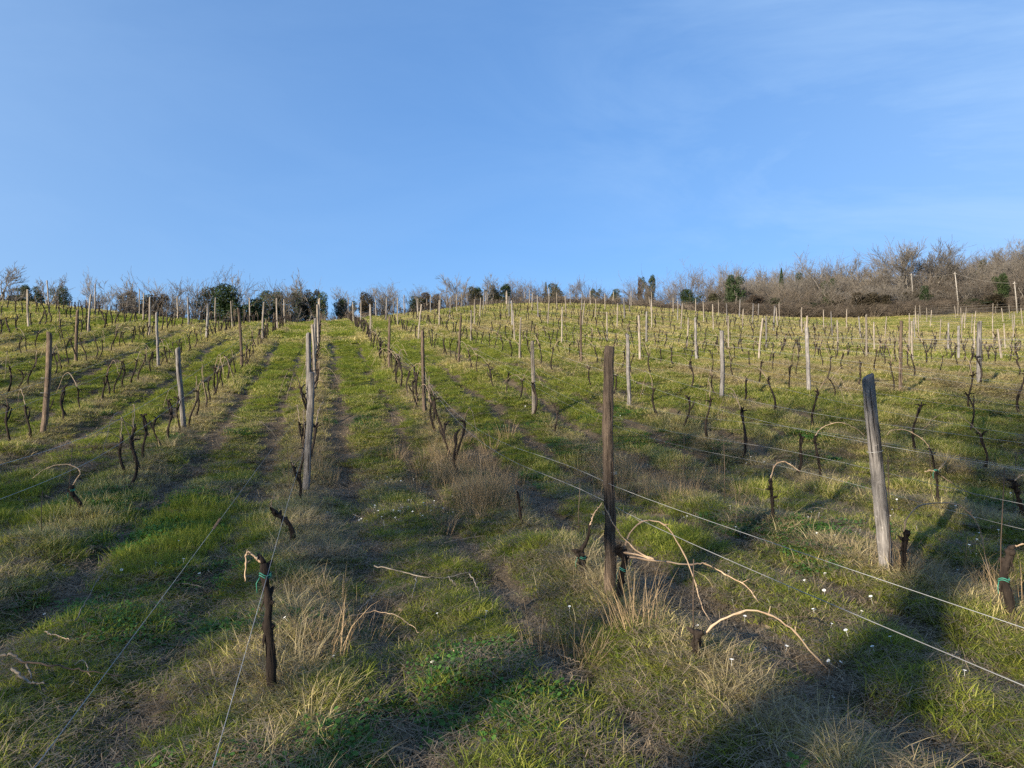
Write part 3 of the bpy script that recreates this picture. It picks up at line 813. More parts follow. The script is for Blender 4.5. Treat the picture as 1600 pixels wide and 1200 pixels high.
for (k, t, x, y, z) in sorted(ind, key=lambda v: (v[0], v[1])):
    rowcount[k] = rowcount.get(k, 0) + 1
    i = rv.randrange(12)
    if i in used: e = copy_tree(protos[i])
    else: e = protos[i]; used.add(i)
    e.location = (x, y, z - .01); e.rotation_euler = (0, 0, rv.choice((0, math.pi)) + rv.gauss(0, .25)); sc = rv.uniform(.88, 1.15); e.scale = (sc, sc, sc * rv.uniform(.95, 1.1))
    j = 0 if t < 5.4 else int((t - 5.4) // 10) + 1
    key = (k, j); rowcount[key] = rowcount.get(key, 0) + 1
    lab = 'dark grapevine, %s uphill counting from the nearest, %s' % (ordw(rowcount[k]), rowname(k).replace('in the ', '', 1) if k != 1 else 'thick brown post row')
    lab = lab.replace('row lined up left of the thick brown post', 'row of lined-up posts')
    tag(e, lab, 'grapevine', 'dark grapevines planted along the rows')
for i in range(12):
    if i not in used:
        for c in list(protos[i].children): bpy.data.objects.remove(c)
        bpy.data.objects.remove(protos[i])
# the vines farther up: one mass
fm = []
for i in range(8):
    tr, ca, head = vine_parts(400 + i, h=.62, lean=.15, canes=1 if i % 8 in (0, 2, 5, 6) else 0, r=.027, sides=5)
    a = tr; off = a.n
    for c in ca:
        for V, in zip(c.V): pass
    Vt = np.concatenate(tr.V); Ft = np.concatenate(tr.F); Tt = np.concatenate(tr.T)
    Vs, Fs, Ts, Ms = [Vt], [Ft], [Tt], [np.zeros(len(Tt), int)]; n0 = len(Vt)
    for c in ca:
        Vc = np.concatenate(c.V); Vs.append(Vc); Fs.append(np.concatenate(c.F) + n0); tt = np.concatenate(c.T); Ts.append(tt); Ms.append(np.ones(len(tt), int)); n0 += len(Vc)
    fm.append(new_mesh('far_vine', np.concatenate(Vs), np.concatenate(Fs), np.concatenate(Ts), [M['bark'], M['cane_dull']], smooth=True, midx=np.concatenate(Ms)))
rs = np.random.default_rng(3); n = len(rest)
sc = rs.uniform(.85, 1.15, n)
scatter('distant_vines', np.array([[v[2], v[3], v[4]] for v in rest]), np.stack([np.zeros(n), np.zeros(n), rs.choice([0, math.pi], n) + rs.normal(0, .3, n)], -1),
        np.stack([sc, sc, sc], -1), rs.integers(0, 8, n), np.zeros(n), fm, 'rows of pruned vines standing farther up the sunlit hill', 'vines')

# ---- the near vines, each modelled for itself
def W(px, py, D):
    return np.array(P3(px, py, D))
def spline(pts, n=24):
    pts = np.asarray(pts, float); m = len(pts)
    P = np.vstack([2 * pts[0] - pts[1], pts, 2 * pts[-1] - pts[-2]])
    out = []
    u = np.linspace(0, m - 1, n)
    for v in u:
        i = min(int(v), m - 2); f = v - i
        a, b, c, d = P[i], P[i + 1], P[i + 2], P[i + 3]
        out.append(.5 * (2 * b + (c - a) * f + (2 * a - 5 * b + 4 * c - d) * f ** 2 + (3 * b - a - 3 * c + d) * f ** 3))
    return np.array(out)
def near_vine(label, trunk_px, D, r0, r1, canes=(), tie=None, seed=0, arms=()):
    """trunk traced by its centre line (px,py,[dD]) from the ground up; canes likewise"""
    rs = np.random.default_rng(seed)
    base = W(trunk_px[0][0], trunk_px[0][1], D); g = np.array([base[0], base[1], H1(base[0], base[1])])
    def rel(p):
        d = D + (p[2] if len(p) > 2 else 0)
        return W(p[0], p[1], d) - g
    e = bpy.data.objects.new('grapevine', None); e.location = g; e.empty_display_size = .2; col.objects.link(e)
    pts = [np.array([0, 0, -.12])] + [rel(p) for p in trunk_px[1:]]
    P = spline(pts, 20); t = np.linspace(0, 1, 20)
    r0 *= .80; r1 *= .80
    rad = (r0 + (r1 - r0) * t) * (1 + rs.normal(0, .11, 20))
    rad[-3:] *= [1.3, 1.45, 1.1]
    tr = MB(); tr.tube(P, rad, 11, rough=.17, rs=rs)
    for q in range(5):
        i = rs.integers(12, 20); a = rs.random() * 6.28; l = rs.uniform(.03, .07)
        d = np.array([math.cos(a) * l, math.sin(a) * l, rs.uniform(0, .05)])
        tr.tube([P[i], P[i] + d * .6, P[i] + d], [r1 * .9, r1 * .75, r1 * .4], 7, rough=.2, rs=rs)
    for q in range(14):     # strips of loose bark
        i = rs.integers(1, 18); a = rs.random() * 6.28; o_ = np.array([math.cos(a), math.sin(a), 0]) * rad[i]
        tr.tube([P[i] + o_ * .9, P[i] + o_ * 1.15 + [0, 0, -.03], P[i] + o_ * rs.uniform(1.25, 1.6) + [rs.normal(0, .006), rs.normal(0, .006), -rs.uniform(.05, .10)]], [.005, .0045, .0015], 4)
    for q in range(5):      # knots
        i = rs.integers(3, 18); a = rs.random() * 6.28; o_ = np.array([math.cos(a), math.sin(a), .2]) * rad[i]
        tr.tube([P[i] + o_ * .5, P[i] + o_ * 1.1, P[i] + o_ * 1.45], [rad[i] * .6, rad[i] * .5, rad[i] * .25], 6, rough=.25, rs=rs)
    for arm in arms:
        A = spline([rel(p) for p in arm], 12); tr.tube(A, np.linspace(r1 * .8, r1 * .45, 12) * (1 + rs.normal(0, .1, 12)), 8, rough=.15, rs=rs)
    link('trunk', tr.mesh('trunk', [M['bark']]), e)
    for c in canes:
        C = spline([rel(p) for p in c], 30); C = C + rs.normal(0, .0025, C.shape)
        mb = MB(); mb.tube(C, np.linspace(.0062, .0030, 30) * (1 + .55 * (np.arange(30) % 5 == 2)), 7)
        for q in (7, 12, 17, 22):
            if rs.random() < .6:
                e_ = C[q] + rs.normal(0, 1, 3) * [.02, .02, .012] + [0, 0, .018]; mb.tube([C[q], (C[q] + e_) / 2, e_], [.003, .0026, .0012], 5)
        link('cane', mb.mesh('cane', [M['cane']]), e)
    if tie:
        c0 = rel(tie); i = int(np.argmin(np.linalg.norm(P - c0, axis=1))); c0 = P[i]
        mb = MB(); rr = rad[i] * 1.2 + .003
        mb.tube([c0 + [rr * math.cos(a), rr * math.sin(a), .01 * math.sin(a * 2) + .002 * a] for a in np.linspace(0, 12.6, 36)], .0032, 6)
        mb.tube([c0 + [-rr, -.0, 0], c0 + [-rr - .015, -.01, -.03], c0 + [-rr - .01, -.01, -.08]], .003, 5)
        link('tie', mb.mesh('tie', [M['tie']]), e)
    return tag(e, label, 'grapevine', 'dark grapevines planted along the rows')
near_vine('stout vine stump at the lower edge sprouting a pale arching cane', [(1080, 1100), (1085, 1055), (1088, 1010), (1092, 985)], 4.3, .035, .026,
          [[(1098, 992), (1128, 968), (1168, 954), (1205, 962), (1240, 985), (1270, 1020), (1295, 1050), (1310, 1080)]], seed=1)
near_vine('knobbly vine growing against the right side of the thick brown post', [(966, 950), (968, 925), (972, 895), (975, 872), (962, 858)], 5.35, .028, .024,
          [[(972, 866), (985, 832, .05), (1010, 813, .1), (1040, 822, .1), (1066, 860, .05), (1085, 905, -.1), (1098, 950, -.2), (1114, 976, -.3)],
           [(962, 860), (1000, 868), (1022, 874), (1000, 864), (975, 842), (958, 818), (944, 790)],
           [(975, 868), (1070, 882, .2), (1100, 881, .3), (1135, 898, .3), (1165, 915, .2), (1190, 948, .1)]], tie=(972, 895), seed=2)
near_vine('short leaning vine with a green tie just left of the thick brown post', [(922, 925), (918, 905), (912, 885), (905, 862)], 6.05, .040, .030,
          [[(921, 822), (930, 800), (941, 786)]], tie=(908, 872), seed=3, arms=[[(906, 862), (914, 850), (920, 835), (921, 820)]])
near_vine('thin vine standing in the dry grass below the tall brown weeds', [(818, 838), (815, 815), (812, 795), (809, 770)], 8.2, .020, .014, [], seed=4)
near_vine('tall shaggy vine with green tie at the bottom left of the grass track', [(424, 1105), (424, 1050), (422, 1010), (418, 975), (420, 945), (416, 915), (412, 880)], 3.95, .034, .024,
          [[(411, 882), (400, 872), (387, 862), (384, 880), (383, 910)]], tie=(414, 903), seed=5)
near_vine('crooked vine bent sharply left below the silvery post', [(455, 868), (455, 850), (457, 832), (450, 816), (436, 806), (426, 798)], 7.2, .028, .026,
          [[(425, 798), (424, 785), (430, 770)]], seed=6)
near_vine('dark forked vine at the foot of the silvery post', [(466, 800), (468, 780), (470, 760), (463, 742), (458, 728)], 9.6, .022, .018, [[(458, 728), (470, 712), (473, 700)], [(458, 728), (455, 715), (462, 705)]], seed=7)
near_vine('dark curved vine with pale band on the bright grass at left', [(123, 820), (128, 803), (124, 785), (114, 772), (111, 758)], 8.3, .030, .026,
          [[(112, 760), (125, 738), (112, 727), (92, 726), (70, 733), (50, 748)]], tie=(113, 766), seed=8)
near_vine('shaggy vine right of the leaning grey post with a wide arching cane', [(1411, 912), (1413, 890), (1412, 865), (1414, 845), (1418, 828)], 5.85, .030, .022,
          [[(1412, 830), (1418, 808), (1438, 790), (1470, 786), (1500, 790), (1522, 810), (1534, 838), (1540, 870), (1546, 898)]], seed=9)
near_vine('rugged thick vine tied with green twine at the right edge', [(1582, 985), (1580, 960), (1575, 930), (1568, 905), (1570, 885), (1577, 870), (1578, 858)], 5.0, .038, .030,
          [[(1579, 860), (1592, 852), (1612, 850), (1640, 870)]], tie=(1568, 912), seed=10, arms=[[(1575, 885), (1580, 868), (1577, 858)]])
near_vine('slim vine with small arch standing left of the leaning grey post', [(1206, 832), (1207, 805), (1206, 775), (1204, 748)], 7.6, .022, .018,
          [[(1204, 748), (1212, 726), (1228, 722), (1250, 738)]], seed=11)
near_vine('leaning vine beside an iron rod near the right edge', [(1605, 835), (1598, 800), (1590, 775), (1584, 752)], 7.6, .028, .024, [[(1584, 752), (1600, 742), (1622, 750)]], seed=12)
near_vine('thin vine with a V of pruned canes right of the leaning post', [(1466, 790), (1465, 770), (1464, 750), (1462, 735)], 8.6, .018, .014,
          [[(1463, 738), (1475, 725), (1485, 712)], [(1463, 738), (1480, 750), (1510, 768), (1530, 775)], [(1462, 738), (1455, 735), (1445, 737)]], tie=(1463, 738), seed=13)
near_vine('slanting dark vine, nearest in the row left of the lush grass', [(222, 741), (214, 720), (208, 700), (205, 680)], 10.9, .026, .018, [], seed=14)
near_vine('vine with thin cane arching right toward the leaning grey post', [(1284, 748), (1280, 725), (1275, 700), (1273, 682)], 10.5, .022, .018,
          [[(1273, 682), (1285, 668), (1310, 660), (1335, 668), (1352, 682)]], seed=15)
near_vine('slim vine with arching cane seen just right of the leaning post top', [(1475, 760), (1462, 745), (1458, 715), (1452, 700)], 10.2, .016, .012,
          [[(1455, 702), (1440, 685), (1415, 672), (1392, 673), (1386, 680)]], seed=16)

# thin rods standing by the near vines
for i, (px, py, D, h, lab) in enumerate([
        (1390, 905, 5.9, .95, 'thin dark rod between the leaning grey post and its vine'), (1563, 985, 5.0, 1.05, 'thin dark rod beside the rugged vine tied with twine'),
        (1084, 1060, 4.4, .55, 'thin dark rod behind the stout stump at the lower edge'), (905, 868, 7.6, .62, 'thin dark rod left of the thick brown post'),
        (1068, 755, 10.2, .85, 'thin dark rod standing alone in dry grass right of the thick brown post'), (1132, 800, 8.6, .80, 'thin dark rod in the grass midway to the leaning grey post'),
        (110, 828, 8.2, .80, 'thin dark rod touching the curved vine on the bright left grass'), (66, 868, 7.1, .45, 'short dark rod in the grass at far left'),
        (452, 770, 10.4, .75, 'thin dark rod just left of the silvery post'), (1583, 800, 8.2, .8, 'thin dark rod by the leaning vine at the right edge'),
        (1456, 790, 8.7, .75, 'thin dark rod beside the vine with the V of canes'), (808, 835, 8.4, .7, 'thin dark rod behind the thin vine in dry grass')]):
    x, y, _ = P3(px, py, D); z = H1(x, y)
    mb = MB(); mb.tube([[0, 0, -.1], [rv.gauss(0, .008), 0, h * .5], [rv.gauss(0, .02), 0, h]], .0036, 6)
    tag(link('vine_rod', mb.mesh('vine_rod', [M['rod']]), loc=(x, y, z)), lab, 'rod', 'thin rods supporting single vines')

# ---------------------------------------------------------------- trellis wires
def wire_pts(s, t0, t1, h, sag, seed, wob=.0):
    rs = np.random.default_rng(seed)
    t = np.arange(t0, t1, .5)
    x, y = st2xy(np.full(len(t), s), t)
    ph = ((t - 5.4) / 10) % 1
    zb = base_h(x, y) + h - sag * (4 * ph * (1 - ph)) * (1 + .3 * math.sin(seed))
    zb += wob * np.sin(t * .7 + seed)
    return np.stack([x, y, zb], -1)
wi = 0
for k in range(-9, 17):
    s = row_s(k)
    hs = {0: [(.93, .04, .0010), (1.28, .02, .0007)], 1: [(.79, .03, .0021), (1.0, .02, .0013)], 2: [(.70, .03, .0012), (.90, .04, .0015), (1.12, .03, .0012)]}.get(k, [(.72, .03, .0021), (.98, .03, .0021)])
    for hi, (h, sag, r) in enumerate(hs):
        wi += 1
        t0 = -5.0 if k in (0, 1, 2) else (-2 if k in (-1, 3) else 3)
        P = wire_pts(s + .055 * (1 if wi % 2 else -1), t0, min(tend(s), 60) - 2, h, sag, wi)
        mb = MB(); mb.tube(P, r, 4)
        part = ['lowest', 'upper', 'topmost'][hi] if len(hs) == 3 else ['lower', 'upper'][hi]
        o = link('trellis_wire', mb.mesh('trellis_wire', [M['wire']]))
        tag(o, '%s steel wire %s' % (part, rowname(k)), 'wire', 'trellis wires along the rows')
        if k == 0 and hi == 1:
            tm = MB(); c = P[np.argmin(abs(P[:, 1] - 2.2))]
            d = np.array([-ST, CT, .02])
            for q in range(2):
                tm.tube([c + d * (u * .16) + np.array([.004 * math.cos(u * 40 + q * 3), 0, .004 * math.sin(u * 40 + q * 3)]) for u in np.linspace(0, 1, 40)], .0010, 5)
            link('wire_splice', tm.mesh('wire_splice', [M['rod']]), o)

# cross rows at the far right, wires running across the slope
ncr = 0
for i in range(8):
    t = CROSS_T + 4.0 + i * 3.2
    ss = np.arange(.95 * t + rv.uniform(-1, 2), .95 * t + 32 + i, 1.0)
    x, y = st2xy(ss, np.full(len(ss), t)); z = base_h(x, y)
    for hi, h in enumerate((.75, 1.15, 1.5)):
        mb = MB(); mb.tube(np.stack([x, y, z + h], -1), .0065, 4)
        tag(link('trellis_wire', mb.mesh('trellis_wire', [M['pole']])), '%s pale wire of the %s cross row on the far right slope' % (['lower', 'middle', 'upper'][hi], ordw(i + 1)), 'wire', 'wires of the rows crossing the far right slope')
    m = 0
    for j in range(0, len(ss), 6):
        if not in_frame(x[j], y[j]): continue
        m += 1
        add_post(float(x[j]) + rv.gauss(0, .2), float(y[j]), rv.choice(PM['pale']), (rv.gauss(0, .05), rv.gauss(0, .06)), rv.random() * 6,
                 'pale post, %s from the left in the %s cross row on the far right slope' % (ordw(m), ordw(i + 1)), 'posts of the rows crossing the far right slope', rv.uniform(.9, 1.05), 1.0)
        ncr += 1
print('cross posts', ncr)

# ---------------------------------------------------------------- fallen prunings
def pruning(label, strands, name='pruned_cane', m='cane_dead', r=.006):
    p0 = strands[0][0]; b = W(*p0); g = np.array([b[0], b[1], H1(b[0], b[1])])
    mb = MB()
    rs = np.random.default_rng(len(label))
    for st_ in strands:
        pts = np.array([W(*p) for p in st_])
        S = spline(pts, 22)
        zz = height(S[:, 0], S[:, 1]); S[:, 2] = np.maximum(S[:, 2] - .02, zz + .022)
        S = S - g + rs.normal(0, .004, S.shape)
        mb.tube(S, np.linspace(r, r * .45, 22) * .72, 6)
    return tag(link(name, mb.mesh(name, [M[m]]), loc=g), label, 'pruning', 'cut canes lying in the grass')
def gd(px, py):     # distance at which the ground is seen at this pixel
    lo = 1.0
    for D in np.arange(2.0, 60, .05):
        x, y, z = P3(px, py, D)
        if z <= base_h(x, y)[0] + .10: return D
    return 60
def on(*pp): return [(px, py, gd(px, py)) for px, py in pp]
pruning('long pinkish cane lying across the grass track at lower centre', [on((545, 958), (580, 952), (610, 955), (635, 967), (655, 985))], m='cane')
pruning('pale straight cane on the grass at bottom centre', [on((708, 1012), (745, 1018), (790, 1026), (832, 1036))], m='cane')
pruning('grey forked branch with hooked twigs on the track at centre', [on((585, 882), (615, 886), (650, 896), (690, 898), (738, 890)), on((652, 895), (648, 912), (644, 930)), on((700, 897), (712, 910)), on((733, 892), (745, 912), (750, 930))], r=.008)
pruning('thin leaning twig left of the pinkish cane', [on((560, 950), (580, 930), (600, 905))])
pruning('small hooked pale cane on the grass at bottom left', [on((70, 982), (88, 988), (108, 994))], m='cane')
pruning('thick bleached branch lying at the bottom left corner', [on((0, 1020), (18, 1018), (40, 1032), (50, 1055)), on((18, 1040), (45, 1060), (70, 1062))], r=.012)
pruning('dark long branch running along the bottom left edge', [on((30, 1028), (80, 1034), (130, 1042), (190, 1050))], m='rod', r=.009)
pruning('crooked pale twig right of the dark long branch', [on((118, 1032), (132, 1028), (140, 1050))], m='cane')
pruning('thin grey twigs slanting on the grass at lower left', [on((118, 965), (140, 925), (165, 885), (178, 870)), on((150, 905), (172, 880))])
pruning('short pale stick by the wire splice at left', [on((285, 908), (300, 909), (315, 913))])
pruning('thin cane lying on lush grass left of the track', [on((160, 838), (195, 832), (240, 828))])
pruning('tangled brush of thin canes in the right foreground', [on((1200, 962), (1260, 960), (1330, 968), (1420, 962), (1500, 956)), on((1310, 995), (1340, 980), (1360, 962), (1385, 935)), on((1300, 992), (1320, 975), (1310, 965)), on((1255, 945), (1280, 960), (1276, 985)), on((1340, 1010), (1380, 1008), (1440, 1012)), on((1220, 970), (1290, 985), (1370, 1000))], m='rod')
pruning('pale hooked stick lying right of the wide arching cane', [on((1480, 892), (1500, 893), (1516, 900))], m='cane')
pruning('thin cane lying at the far edge of the white daisies', [on((590, 785), (615, 793), (640, 796))])
pruning('long thin cane lying on the track beyond the daisies', [on((695, 845), (730, 838), (760, 834))])
pruning('forked pale twig on the track beside the second row post', [on((600, 640), (618, 648), (632, 660)), on((612, 645), (614, 662)), on((610, 668), (632, 668))])
pruning('pale curved cane lying left of the silvery post', [on((405, 656), (420, 668), (432, 682))])
pruning('pale straight cane on the shaded left slope', [on((200, 642), (228, 635), (260, 630))])
pruning('bent pale twig on the left slope beside the leaning left post', [on((110, 585), (118, 596), (126, 611))])
pruning('thin canes heaped below the tall leftmost near post', [on((18, 640), (35, 636), (40, 655), (25, 655)), on((36, 655), (50, 625), (55, 618))])
pruning('pale cane lying on the right slope above the leaning grey post', [on((1100, 665), (1150, 670), (1230, 668))])
pruning('curled pale cane lying at the base of the thick brown post', [on((870, 1015), (885, 1022), (905, 1030))], m='cane')
pruning('two crossed thin sticks in front of the cross brush', [on((1480, 1015), (1500, 1022)), on((1485, 1024), (1498, 1012))])
rr_ = random.Random(77)
zones = [('left of the green track', 60, 440), ('on the green track', 530, 760), ('right of the thick brown post', 1000, 1330), ('near the right edge', 1400, 1590)]
for zi, (zn, a, b) in enumerate(zones):
    for q in range(5):
        px = rr_.uniform(a, b); py = 650 + q * 38 + rr_.uniform(-8, 8); w = rr_.uniform(14, 40)
        dy = rr_.uniform(-8, 8)
        pruning('thin dead cane lying %s, %s of five counted uphill' % (zn, ordw(5 - q)), [on((px, py), (px + w * .4, py + dy - 2), (px + w, py + dy))], r=.0045)

# tall dry weeds
def weeds():
    rs = np.random.default_rng(2)
    me = [blades_mesh('wb%d' % i, 80 + i, 50, .20, .25, .60, .0045, .3, .5, M['weed'], .9) for i in range(3)]
    pts = []
    for px, py, D, n, sp in [(752, 775, 9.3, 40, .42), (720, 725, 11.5, 28, .6), (990, 735, 11, 20, .8), (1060, 790, 9.6, 10, .6), (1040, 745, 11, 14, .8), (690, 690, 13.5, 18, .7), (900, 1020, 4.8, 3, .25), (1010, 1010, 5.0, 3, .2), (490, 1010, 4.7, 3, .3), (500, 960, 5.3, 2, .3), (510, 745, 11.5, 5, .3), (1400, 900, 6.1, 3, .1), (1530, 930, 5.6, 6, .3)]:
        x0, y0, _ = P3(px, py, D)
        pts.append(np.stack([x0 + rs.normal(0, sp * .6, n), y0 + rs.normal(0, sp, n)], -1))
    xy = np.concatenate(pts); z = height(xy[:, 0], xy[:, 1]); n = len(xy)
    sc = rs.uniform(.40, .9, n) * np.where((xy[:, 0] < .6) & (xy[:, 1] > 7), 1.15, 1)
    scatter('weeds', np.column_stack([xy, z]), rots(n, rs, .1), np.stack([sc, sc, sc], -1), rs.integers(0, 3, n), np.zeros(n), me, 'tall dry brown weeds standing in clumps by the rows', 'weeds')
weeds()

# ---------------------------------------------------------------- trees
def grow(rs, p, d, L_, r, lev, maxlev, segs, up=.12, spread=.6, kids=(3, 5), shrink=.66, wig=.12):
    n = 5 if lev < 2 else 4
    pts = [p]; cur = p; dd = d
    for i in range(n):
        dd = dd + rs.normal(0, wig, 3) + np.array([0, 0, up * .5]); dd = dd / np.linalg.norm(dd)
        cur = cur + dd * L_ / n; pts.append(cur)
    rad = np.linspace(r, r * .55, n + 1)
    segs.append((lev, np.array(pts), rad))
    if lev >= maxlev: return
    k = rs.integers(kids[0], kids[1] + 1)
    for i in range(k):
        f = rs.uniform(.35, 1.0) if i else 1.0
        j = min(int(f * n), n); q = pts[j]
        a = rs.random() * 6.28
        side = np.cross(dd, [math.cos(a), math.sin(a), .3]); side /= np.linalg.norm(side) + 1e-9
        sp = spread * rs.uniform(.5, 1.3) * (.5 if i == 0 else 1)
        nd = dd * math.cos(sp) + side * math.sin(sp) + np.array([0, 0, up]); nd /= np.linalg.norm(nd)
        grow(rs, q, nd, L_ * shrink * rs.uniform(.75, 1.2), rad[j] * .62, lev + 1, maxlev, segs, up, spread, kids, shrink, wig)
def leaf_cloud(rs, centres, radii, n, size):
    centres = np.asarray(centres); w = np.array(radii) ** 2; idx = rs.choice(len(centres), n, p=w / w.sum())
    v = rs.normal(0, 1, (n, 3)); v /= np.linalg.norm(v, axis=1)[:, None]
    rr = np.array(radii)[idx] * (.45 + .62 * rs.random(n) ** .6)
    c = centres[idx] + v * rr[:, None] * [1, 1, 1.15]
    u = rs.normal(0, 1, (n, 3)); u /= np.linalg.norm(u, axis=1)[:, None]
    w_ = np.cross(u, rs.normal(0, 1, (n, 3))); w_ /= np.linalg.norm(w_, axis=1)[:, None]
    s = size * rs.uniform(.6, 1.3, n)[:, None] * .5
    V = np.stack([c - u * s, c - w_ * s * .7, c + u * s, c + w_ * s * .7], 1).reshape(-1, 3)
    q = np.arange(n * 4).reshape(-1, 4)
    return V, q
def tree_proto(seed, kind):
    rs = np.random.default_rng(seed); segs = []
    h = 7.0
    if kind == 'bare':
        for q in range(rs.integers(1, 3)):
            grow(rs, np.array([rs.normal(0, .2), rs.normal(0, .2), -.3]), np.array([rs.normal(0, .12), rs.normal(0, .12), 1.0]), h * .42, .11, 0, 4, segs, .10, .62, (3, 5), .62, .13)
    elif kind == 'ivy':
        grow(rs, np.array([0, 0, -.3]), np.array([rs.normal(0, .1), rs.normal(0, .1), 1.0]), h * .5, .14, 0, 3, segs, .14, .55, (2, 4), .6, .12)
    elif kind == 'bush':
        for q in range(9):
            a = rs.random() * 6.28; grow(rs, np.array([math.cos(a) * .6, math.sin(a) * .6, -.2]), np.array([math.cos(a) * .5, math.sin(a) * .5, 1.0]), h * .30, .045, 1, 4, segs, .08, .6, (3, 5), .66, .15)
    elif kind == 'wood':
        for q in range(rs.integers(2, 4)):
            grow(rs, np.array([rs.normal(0, .5), rs.normal(0, .5), -.3]), np.array([rs.normal(0, .22), rs.normal(0, .22), 1.0]), h * .40, .12, 0, 4, segs, .07, .72, (4, 5), .64, .15)
    elif kind == 'big':
        grow(rs, np.array([0, 0, -.3]), np.array([0, 0, 1.0]), h * .26, .20, 0, 5, segs, .07, .62, (4, 5), .74, .08)
    elif kind == 'cypress':
        segs.append((0, np.array([[0, 0, -.3], [0, 0, 3], [0, 0, 6.5]]), np.array([.12, .08, .02])))
    allp = np.concatenate([s[1] for s in segs]); top = np.percentile(allp[:, 2], {'bare': 98, 'big': 99, 'ivy': 88, 'bush': 92, 'wood': 94, 'cypress': 100}[kind])
    f = h / top
    tr = MB(); cr = MB()
    for lev, P, rad in segs:
        P = P * f
        (tr if lev <= (1 if kind != 'bush' else 1) else cr).tube(P, np.maximum(rad, .012) * (1.35 if kind in ('wood', 'bare') else 1.0), 5 if lev <= 1 else 3, cap=False)
    twm = M['twig'] if kind in ('bare', 'big', 'wood') else M['twig_brown']
    e = bpy.data.objects.new({'bare': 'bare_tree', 'big': 'bare_tree', 'ivy': 'ivy_tree', 'bush': 'bushy_tree', 'wood': 'bare_tree', 'cypress': 'cypress_tree'}[kind], None)
    col.objects.link(e)
    link('trunk', tr.mesh('trunk', [M['tree_bark']]), e)
    if cr.n: link('crown', cr.mesh('crown', [twm]), e)
    if kind == 'ivy':
        cs, rd = [], []
        lp = [s for s in segs if s[0] <= 1]
        main = [s for s in segs if s[0] == 0][0][1] * f
        lean_ = rs.normal(0, .25, 2)
        for i, zz in enumerate(np.linspace(.5, 6.6, 9)): cs.append(np.array([lean_[0] * zz / 3, lean_[1] * zz / 3, zz]) + np.append(rs.normal(0, .2, 2), 0)); rd.append(rs.uniform(.75, 1.25) * (1 - .35 * (zz / 6.6) ** 3))
        for s in lp[1:]:
            if rs.random() < .8:
                for p in s[1][1::2]: cs.append(p * f); rd.append(rs.uniform(.3, .7))
        for q in range(6): c = cs[rs.integers(0, len(cs))]; cs.append(c + rs.normal(0, .5, 3)); rd.append(rs.uniform(.2, .5))
        V, q = leaf_cloud(rs, cs, rd, 8000, .18)
        link('ivy', new_mesh('ivy', V, q.ravel(), np.full(len(q), 4), [M['ivybrown' if seed % 3 == 0 else 'ivy']]), e)
    if kind in ('bush', 'wood'):
        pts = np.concatenate([s[1][1:] for s in segs if s[0] >= 3]) * f
        sel = pts[rs.choice(len(pts), min(len(pts), 500), replace=False)]
        V, q = leaf_cloud(rs, sel, np.full(len(sel), .28), 1900 if kind == 'bush' else 700, .085)
        link('dead_leaves', new_mesh('dead_leaves', V, q.ravel(), np.full(len(q), 4), [M['buds']]), e)
    if kind == 'cypress':
        n = 5000; t = rs.random(n); a = rs.random(n) * 6.28; R = .75 * np.sin(np.clip(t * .93 + .07, 0, 1) * math.pi) ** .7 * (1 - t * .35)
        c = np.stack([np.cos(a) * R, np.sin(a) * R, .5 + t * 6.5], -1) * [1, 1, 1]
        V, q = leaf_cloud(rs, c, np.full(n, .08), n, .15)
        link('crown', new_mesh('crown', V, q.ravel(), np.full(len(q), 4), [M['ivy']]), e)
    return e
TP = {'bare': [tree_proto(500 + i, 'bare') for i in range(6)], 'ivy': [tree_proto(520 + i, 'ivy') for i in range(7)],
      'bush': [tree_proto(540 + i, 'bush') for i in range(4)], 'wood': [tree_proto(560 + i, 'wood') for i in range(5)],
      'big': [tree_proto(580 + i, 'big') for i in range(2)], 'cypress': [tree_proto(590, 'cypress')]}
tuse = set()
rt = random.Random(21)
def place_tree(kind, px, D, ytop, wide=1.0, vi=None):
    """a tree whose top reaches photo row ytop when it stands at distance D"""
    L_ = TP[kind]; i = rt.randrange(len(L_)) if vi is None else vi
    x = (px - 800) / F * D; z = H1(x, D); top = CAMZ + (600 - ytop) / F * D
    h = max(top - z, 1.5); s = h / 7.0
    e = L_[i] if (kind, i) not in tuse else copy_tree(L_[i]); tuse.add((kind, i))
    w = max(s, .80) * wide
    e.location = (x, D, z - .1); e.rotation_euler = (0, 0, rt.uniform(0, 6.28)); e.scale = (w, w, s)
    return e
